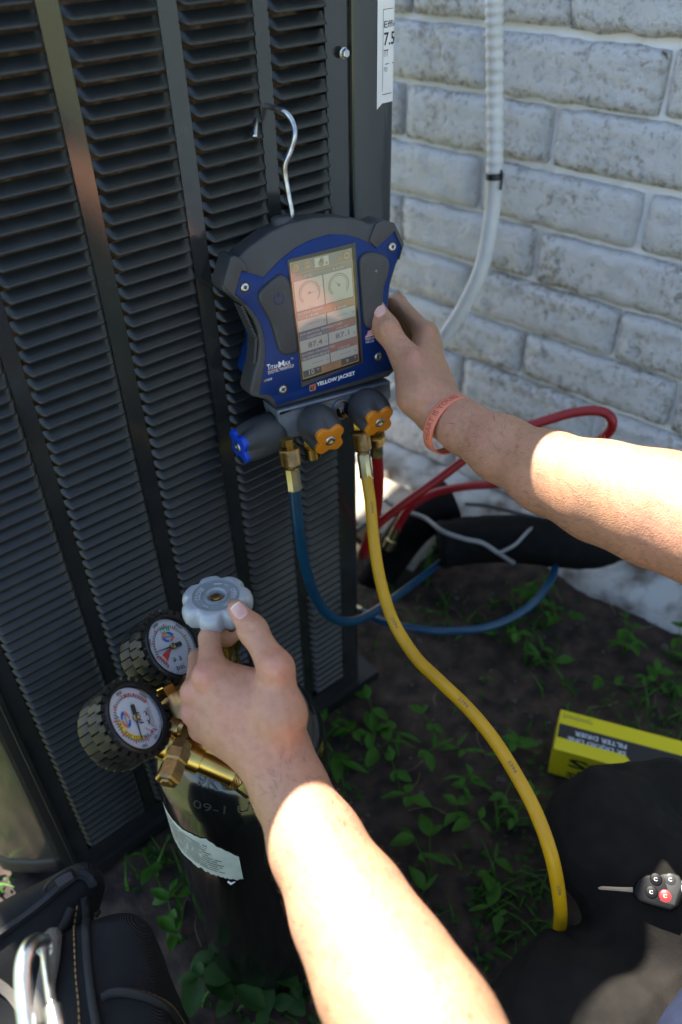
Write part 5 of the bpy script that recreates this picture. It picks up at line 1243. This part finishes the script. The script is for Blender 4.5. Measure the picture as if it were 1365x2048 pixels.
def btext(s, p0_, p1_, h, m, e=.001):
    a, b = bpt(*p0_), bpt(*p1_); wq = (a[1]+b[1])/2
    text(s, A+ln*a[0]+wv_*wq+Z*e, -ln, wv_, a[0]-b[0], m, box, height=h, bold=.02)
btext('5K LIQUID LINE', (1253, 1501), (1136, 1474), .0085, M['boxwhite']); btext('FILTER DRIER', (1254, 1489), (1150, 1464), .0085, M['boxwhite'])
for k in range(9):                                                  # an illegible grey trade mark
    a = bpt(1130+6.6*k, 1431.5+1.7*k); v, f = tubev(np.array([A+ln*(a[0]+.0018*math.cos(t))+wv_*(a[1]+(.0028 if k % 4 else .0048)*math.sin(t))+Z*.0006 for t in np.linspace(0, 5.2, 10)]), .0005, 5); obj('trade_mark_stroke', v, f, M['boxgrey'], box)
FA = A+wv_*(WD+.0006)
def ftext(s, l, z, wd, h): text(s, FA+ln*l+Z*z, -ln, -Z, wd, M['boxblack'], box, height=h, bold=.03)
ftext('S', .055, -.012, .030, .022); ftext('F', .052, -.040, .024, .020)

# ------------------------------------------------------------------ insulated pipes, wires
pl_ = thing('insulated_pipe', 'thick black insulated pipe lying along the ground at the foot of the wall', 'pipe', G(1000, 1090, .05))
pp_ = catmull([P(880, 1090, 1.47), P(945, 1080, 1.47), P(1030, 1078, 1.46), P(1110, 1086, 1.45), P(1180, 1090, 1.45), P(1235, 1070, 1.47), P(1275, 1025, 1.52)], 10)
v, f = tubev(pp_, [.044+.002*mn.noise((i*.4, 0, 0)) for i in range(len(pp_))], 22); obj('insulation', v, f, M['pipe'], pl_)
pl2 = thing('insulated_pipe', 'short black insulated pipe end leaning up beside the grey wire', 'pipe', G(800, 1120, .03))
pp_ = catmull([P(735, 1190, 1.66), P(775, 1125, 1.62), P(825, 1055, 1.56), P(870, 1018, 1.53), P(905, 1002, 1.53)], 10)
v, f = tubev(pp_, [.034+.008*min(1, i/25) for i in range(len(pp_))], 22); obj('insulation', v, f, M['pipe'], pl2)
def wire(name, label, pts, r, m):
    q = catmull(pts, 10); v, f = tubev(q, r, 8); tag(obj(name, v, f, m), label, 'wire')
wire('wire', 'pale grey wire draped over the black pipes', [P(770, 1000, 1.50), P(800, 1018, 1.48), P(850, 1036, 1.45), P(885, 1062, 1.41), P(930, 1078, 1.40), P(965, 1086, 1.40), P(1000, 1108, 1.41), P(1028, 1126, 1.44)], .0042, M['wire'])
wire('wire', 'thin dark wire crossing behind the black pipes below the wall', [P(930, 1008, 1.66), P(975, 1012, 1.66), P(1030, 1025, 1.66), P(1095, 1040, 1.64), P(1130, 1030, 1.62)], .004, M['wire_d'])
wire('wire', 'thin grey wire curving up the side of the long pipe', [P(995, 1108, 1.405), P(1030, 1090, 1.40), P(1062, 1058, 1.42), P(1100, 1036, 1.46), P(1130, 1026, 1.52)], .003, M['wire'])
wire('wire', 'short dark wire running from the unit corner towards the black pipe', [P(712, 1062, 1.40), P(735, 1045, 1.46), P(765, 1030, 1.52), P(800, 1030, 1.55)], .004, M['wire_d'])

# ------------------------------------------------------------------ car key lying on the trousers
kd = None
kq, kt = hit(tr_sdf, 1318, 1782, .4, 1.4); kn = grad(tr_sdf, kq)
key = thing('car_key', 'black car key with a red panic button lying on the dark trousers', 'key', kq)
kx = P(1365, 1790, kt)-P(1250, 1774, kt); kx = nrm(kx-kn*np.dot(kx, kn)); ky = np.cross(kn, kx); KP = Plane(kq+kn*.008, kx, ky)
def kc(x, y, h=0.): return tuple(KP.ab(965+x/3.4125, 1650+y/3.4125, h))
fo = [kc(*q) for q in ((1030, 425), (1060, 370), (1120, 340), (1220, 335), (1300, 330), (1345, 350), (1365, 400), (1380, 470), (1340, 560), (1290, 590), (1180, 560), (1070, 525), (1030, 480))]
prism('fob', fo, KP.t, -.007, .006, M['fob'], key, bevel=.003)
prism('fob_edge', [kc(*q) for q in ((1225, 338), (1300, 332), (1345, 352), (1372, 410), (1345, 480), (1320, 560), (1240, 540), (1205, 520), (1260, 440))], KP.t, -.005, .0066, M['fob_grey'], key, bevel=.002)
prism('key_blade', [kc(*q) for q in ((1035, 425), (1035, 462), (940, 452), (800, 442), (788, 428), (815, 418), (940, 424))], KP.t, -.001, .0012, M['blade'], key, bevel=.0003)
for (x, y, m) in ((1250, 485, 'redbtn'), (1285, 372, 'fob_grey'), (1186, 370, 'fob'), (1155, 458, 'fob')):
    a = kc(x, y, .007); v, f = lathev(KP.w(*a, .006), KP.N, [(0, .0060), (.0004, .0058), (.0008, .005)], 20); bt_ = obj('button', v, f, M[m], key)
    n = 14; q = [KP.w(a[0]+r*math.cos(t)*(1.2 if k else 1), a[1]+r*math.sin(t), .0071) for k, t in enumerate(np.linspace(.6, 5.6, n)) for r in (.0012, .0016)]
    obj('button_symbol', q, [(2*i, 2*i+1, 2*i+3, 2*i+2) for i in range(n-1)], M['whiteprint'], bt_, smooth=False)
rc = KP.w(*kc(1365, 430), .006); v, f = tubev(np.array([rc+kx*(.011+.011*math.cos(a))+ky*.013*math.sin(a)+KP.N*.004*math.sin(2*a) for a in np.linspace(0, 6.283, 30)]), .0013, 8); obj('key_ring', v, f, M['zinc'], key)

# ------------------------------------------------------------------ weeds and loose stones
def leaf_mesh(L_, W_, seed, rnd=False):
    n = 6; v = []; rn = random.Random(seed); cv_ = rn.uniform(.1, .35)
    for i in range(n+1):
        t = i/n; w_ = W_*(math.sin(math.pi*min(1, t*.93+.05))**(.7 if rnd else 1.0))*(1-.25*t if not rnd else 1); z = -cv_*L_*t*t
        for s in (-1, -.5, 0, .5, 1): v.append((L_*t, s*w_/2, z+abs(s)*w_*.16+.02*L_*math.sin(9*t+s*3)))
    f = [(i*5+j, (i+1)*5+j, (i+1)*5+j+1, i*5+j+1) for i in range(n) for j in range(4)]
    me = bpy.data.meshes.new('leaf'); me.from_pydata(v, [], f); me.update(); me.polygons.foreach_set('use_smooth', [True]*len(f)); return me
LM = []
for k in range(5): q = leaf_mesh(.030, .019, k); q.materials.append(M['leaf']); LM.append(q)
for k in range(3): q = leaf_mesh(.036, .0095, 40+k); q.materials.append(M['leaf']); LM.append(q)
for k in range(2): q = leaf_mesh(.016, .013, 60+k, True); q.materials.append(M['leaf']); LM.append(q)
LR = []
for k in range(3): q = leaf_mesh(.042, .030, 20+k, True); q.materials.append(M['leaf2']); LR.append(q)
def weed(x, y, label, n=10, h=.06, spread=.07, s=1., meshes=None, grp='weeds on the bare soil'):
    b = G(x, y, 0.); b[2] = gh(b[0], b[1]); w_ = thing('weed_plant', label, 'weed', b, grp); meshes = meshes or LM
    mb_ = MB(); k = 0
    for i in range(max(2, n//4)):
        a = random.uniform(0, 6.28); tip = np.array([math.cos(a)*spread*random.uniform(.3, 1), math.sin(a)*spread*random.uniform(.3, 1), h*random.uniform(.6, 1.15)])
        pth = catmull([b, b+tip*[.35, .35, .6], b+tip], 5); v, f = tubev(pth, [.0014-.0008*j/len(pth) for j in range(len(pth))], 5); mb_.add(v, f)
        for j in range(4):
            if k >= n: break
            q = pth[-1-(j//2)*3]; az = a+[0.7, -.7, 2.3, -2.3][j]+random.uniform(-.5, .5); sc = s*random.uniform(.65, 1.25)
            o = bpy.data.objects.new('leaf', random.choice(meshes)); COL.objects.link(o); o.parent = w_
            o.matrix_local = Matrix.Translation(Vector(q-b))@Matrix.Rotation(az, 4, 'Z')@Matrix.Rotation(random.uniform(-.5, .25), 4, 'Y')@Matrix.Rotation(random.uniform(-.4, .4), 4, 'X')@Matrix.Scale(sc, 4); k += 1
    mb_.build('stem', M['leaf'], w_)
WD_ = [(890, 1120, 'large leaved weed beside the black pipes', 8, .09, .05, 1.5), (1050, 1215, 'weed just below the blue hose loop', 12, .06, .06, 1.0), (1005, 1285, 'bushy weed left of centre under the blue hose', 14, .06, .08, 1.0), (1085, 1265, 'weed right of the blue hose loop', 10, .05, .06, 1.0),
       (1060, 1330, 'low weed between the yellow hose and the carton', 10, .04, .07, .9), (1245, 1315, 'tall weed near the wall behind the carton', 12, .07, .07, 1.1), (1355, 1325, 'weed at the right edge by the wall', 8, .05, .05, 1.0), (1260, 1385, 'low weed touching the back of the carton', 10, .04, .07, .9), (1340, 1400, 'weed behind the right end of the carton', 8, .04, .06, .9),
       (760, 1470, 'weed beside the forearm under the yellow hose', 12, .05, .07, 1.1), (690, 1475, 'weed between the black cylinder and the yellow hose', 10, .04, .06, 1.0), (720, 1545, 'broad weed close to the left forearm', 12, .05, .08, 1.1), (800, 1590, 'weed in the middle of the bare soil', 10, .05, .06, 1.0),
       (890, 1500, 'weed just left of the yellow hose bend', 12, .05, .07, .9), (960, 1560, 'low weed inside the yellow hose curve', 12, .05, .08, .9), (985, 1650, 'weed between the hose and the dark trousers', 12, .05, .08, .9), (910, 1660, 'weed below the yellow hose bend', 10, .05, .07, 1.0), (860, 1770, 'weed beside the sunlit forearm', 12, .05, .07, 1.0), (950, 1800, 'dark weed near the knee', 10, .05, .07, 1.0), (1050, 1500, 'low weed left of the yellow carton', 10, .04, .07, .9),
       (330, 1790, 'weed between the tool bag and the unit base', 10, .05, .06, 1.0), (355, 1875, 'weed between the tool bag and the black cylinder', 10, .06, .05, 1.1)]
for a in WD_: weed(*a)
for a in [(430, 1965, 'round leaved weed left of the cylinder foot'), (500, 2005, 'round leaved weed in front of the cylinder foot'), (575, 2010, 'round leaved weed right of the cylinder foot'), (625, 1985, 'round leaved weed beside the sunlit forearm at the bottom')]: weed(a[0], a[1], a[2], 9, .06, .05, .8, LR, 'round leaved weeds at the cylinder foot')
# ground cover: countless small leaves and grass blades
rn = random.Random(3); cvr = MB(); bl_ = MB()
def free(x, y): return (np.hypot(x-TX, y-TY) > .095) and not ((np.array([x, y, 0])@PN-PO) < .02 and -.47 < (np.array([x, y, 0])@PH-PU) < .14)
cnt = 0
while cnt < 2600:
    x, y = rn.uniform(-.55, .95), rn.uniform(.15, 1.45); d = .34+mn.noise((x*5, y*5, 11))*1.2
    if rn.random() > d or not free(x, y) or (np.array([x, y, 0])@WN-W0) < .14: continue
    if np.hypot((x-.18)/.16, (y-.88)/.16) < 1 and rn.random() < .85: continue
    cnt += 1; z = gh(x, y); L_ = rn.uniform(.006, .016); W_ = L_*rn.uniform(.45, .75); a = rn.uniform(0, 6.28); tl_ = rn.uniform(-.1, .6); h = rn.uniform(.003, .022); c_, s_ = math.cos(a), math.sin(a); q = []
    for t, ww in ((0, .15), (.35, 1), (.7, .8), (1, .05)):
        for sgn in (-1, 0, 1): px_, py_ = L_*t, sgn*ww*W_/2; q.append((x+c_*px_-s_*py_, y+s_*px_+c_*py_, z+h+L_*(tl_*t-.4*t*t)+abs(py_)*.3))
    cvr.add(q, [(i*3+j, (i+1)*3+j, (i+1)*3+j+1, i*3+j+1) for i in range(3) for j in range(2)])
    if cnt % 3 == 0:
        L_ = rn.uniform(.02, .07); q = []
        for t in (0, .4, .75, 1): ww = .0022*(1-t)+.0003; q += [(x-s_*ww+c_*L_*.7*t*t, y+c_*ww+s_*L_*.7*t*t, z+L_*t*(1-.35*t)), (x+s_*ww+c_*L_*.7*t*t, y-c_*ww+s_*L_*.7*t*t, z+L_*t*(1-.35*t))]
        bl_.add(q, [(2*i, 2*i+1, 2*i+3, 2*i+2) for i in range(3)])
o = cvr.build('ground_cover', M['leaf2'], kind='stuff'); o2 = bl_.build('grass_blades', M['leaf'], kind='stuff')
st = MB()
for _ in range(420):
    x, y = rn.uniform(-.4, .95), rn.uniform(.3, 1.5)
    if not free(x, y): continue
    r_ = rn.uniform(.0015, .006)*(1 if rn.random() < .9 else 1.8); z = gh(x, y); q = []
    for k in range(2):
        for i in range(6): a = i*1.047+k*.5; rr_ = r_*(1 if k == 0 else .6)*rn.uniform(.7, 1.2); q.append((x+rr_*math.cos(a), y+rr_*math.sin(a), z-.001+k*r_*rn.uniform(.5, .9)))
    st.add(q, [(i, (i+1) % 6, 6+(i+1) % 6, 6+i) for i in range(6)]+[tuple(range(6, 12))])
tw = MB()
for _ in range(60):
    x, y = rn.uniform(-.35, .9), rn.uniform(.35, 1.45)
    if not free(x, y): continue
    z = gh(x, y)+.002; a = rn.uniform(0, 6.28); L_ = rn.uniform(.02, .07); q = catmull([(x, y, z), (x+L_*.5*math.cos(a), y+L_*.5*math.sin(a), z+.004), (x+L_*math.cos(a+.3), y+L_*math.sin(a+.3), z)], 4); v, f = tubev(q, .0009, 5); tw.add(v, f)
M['twig'] = mat('dry_twig', (.12, .085, .05), .8, c2=(.2, .15, .09)); tw.build('dry_twigs', M['twig'], kind='stuff')
st.build('gravel', M['gravel'], smooth=False, kind='stuff')
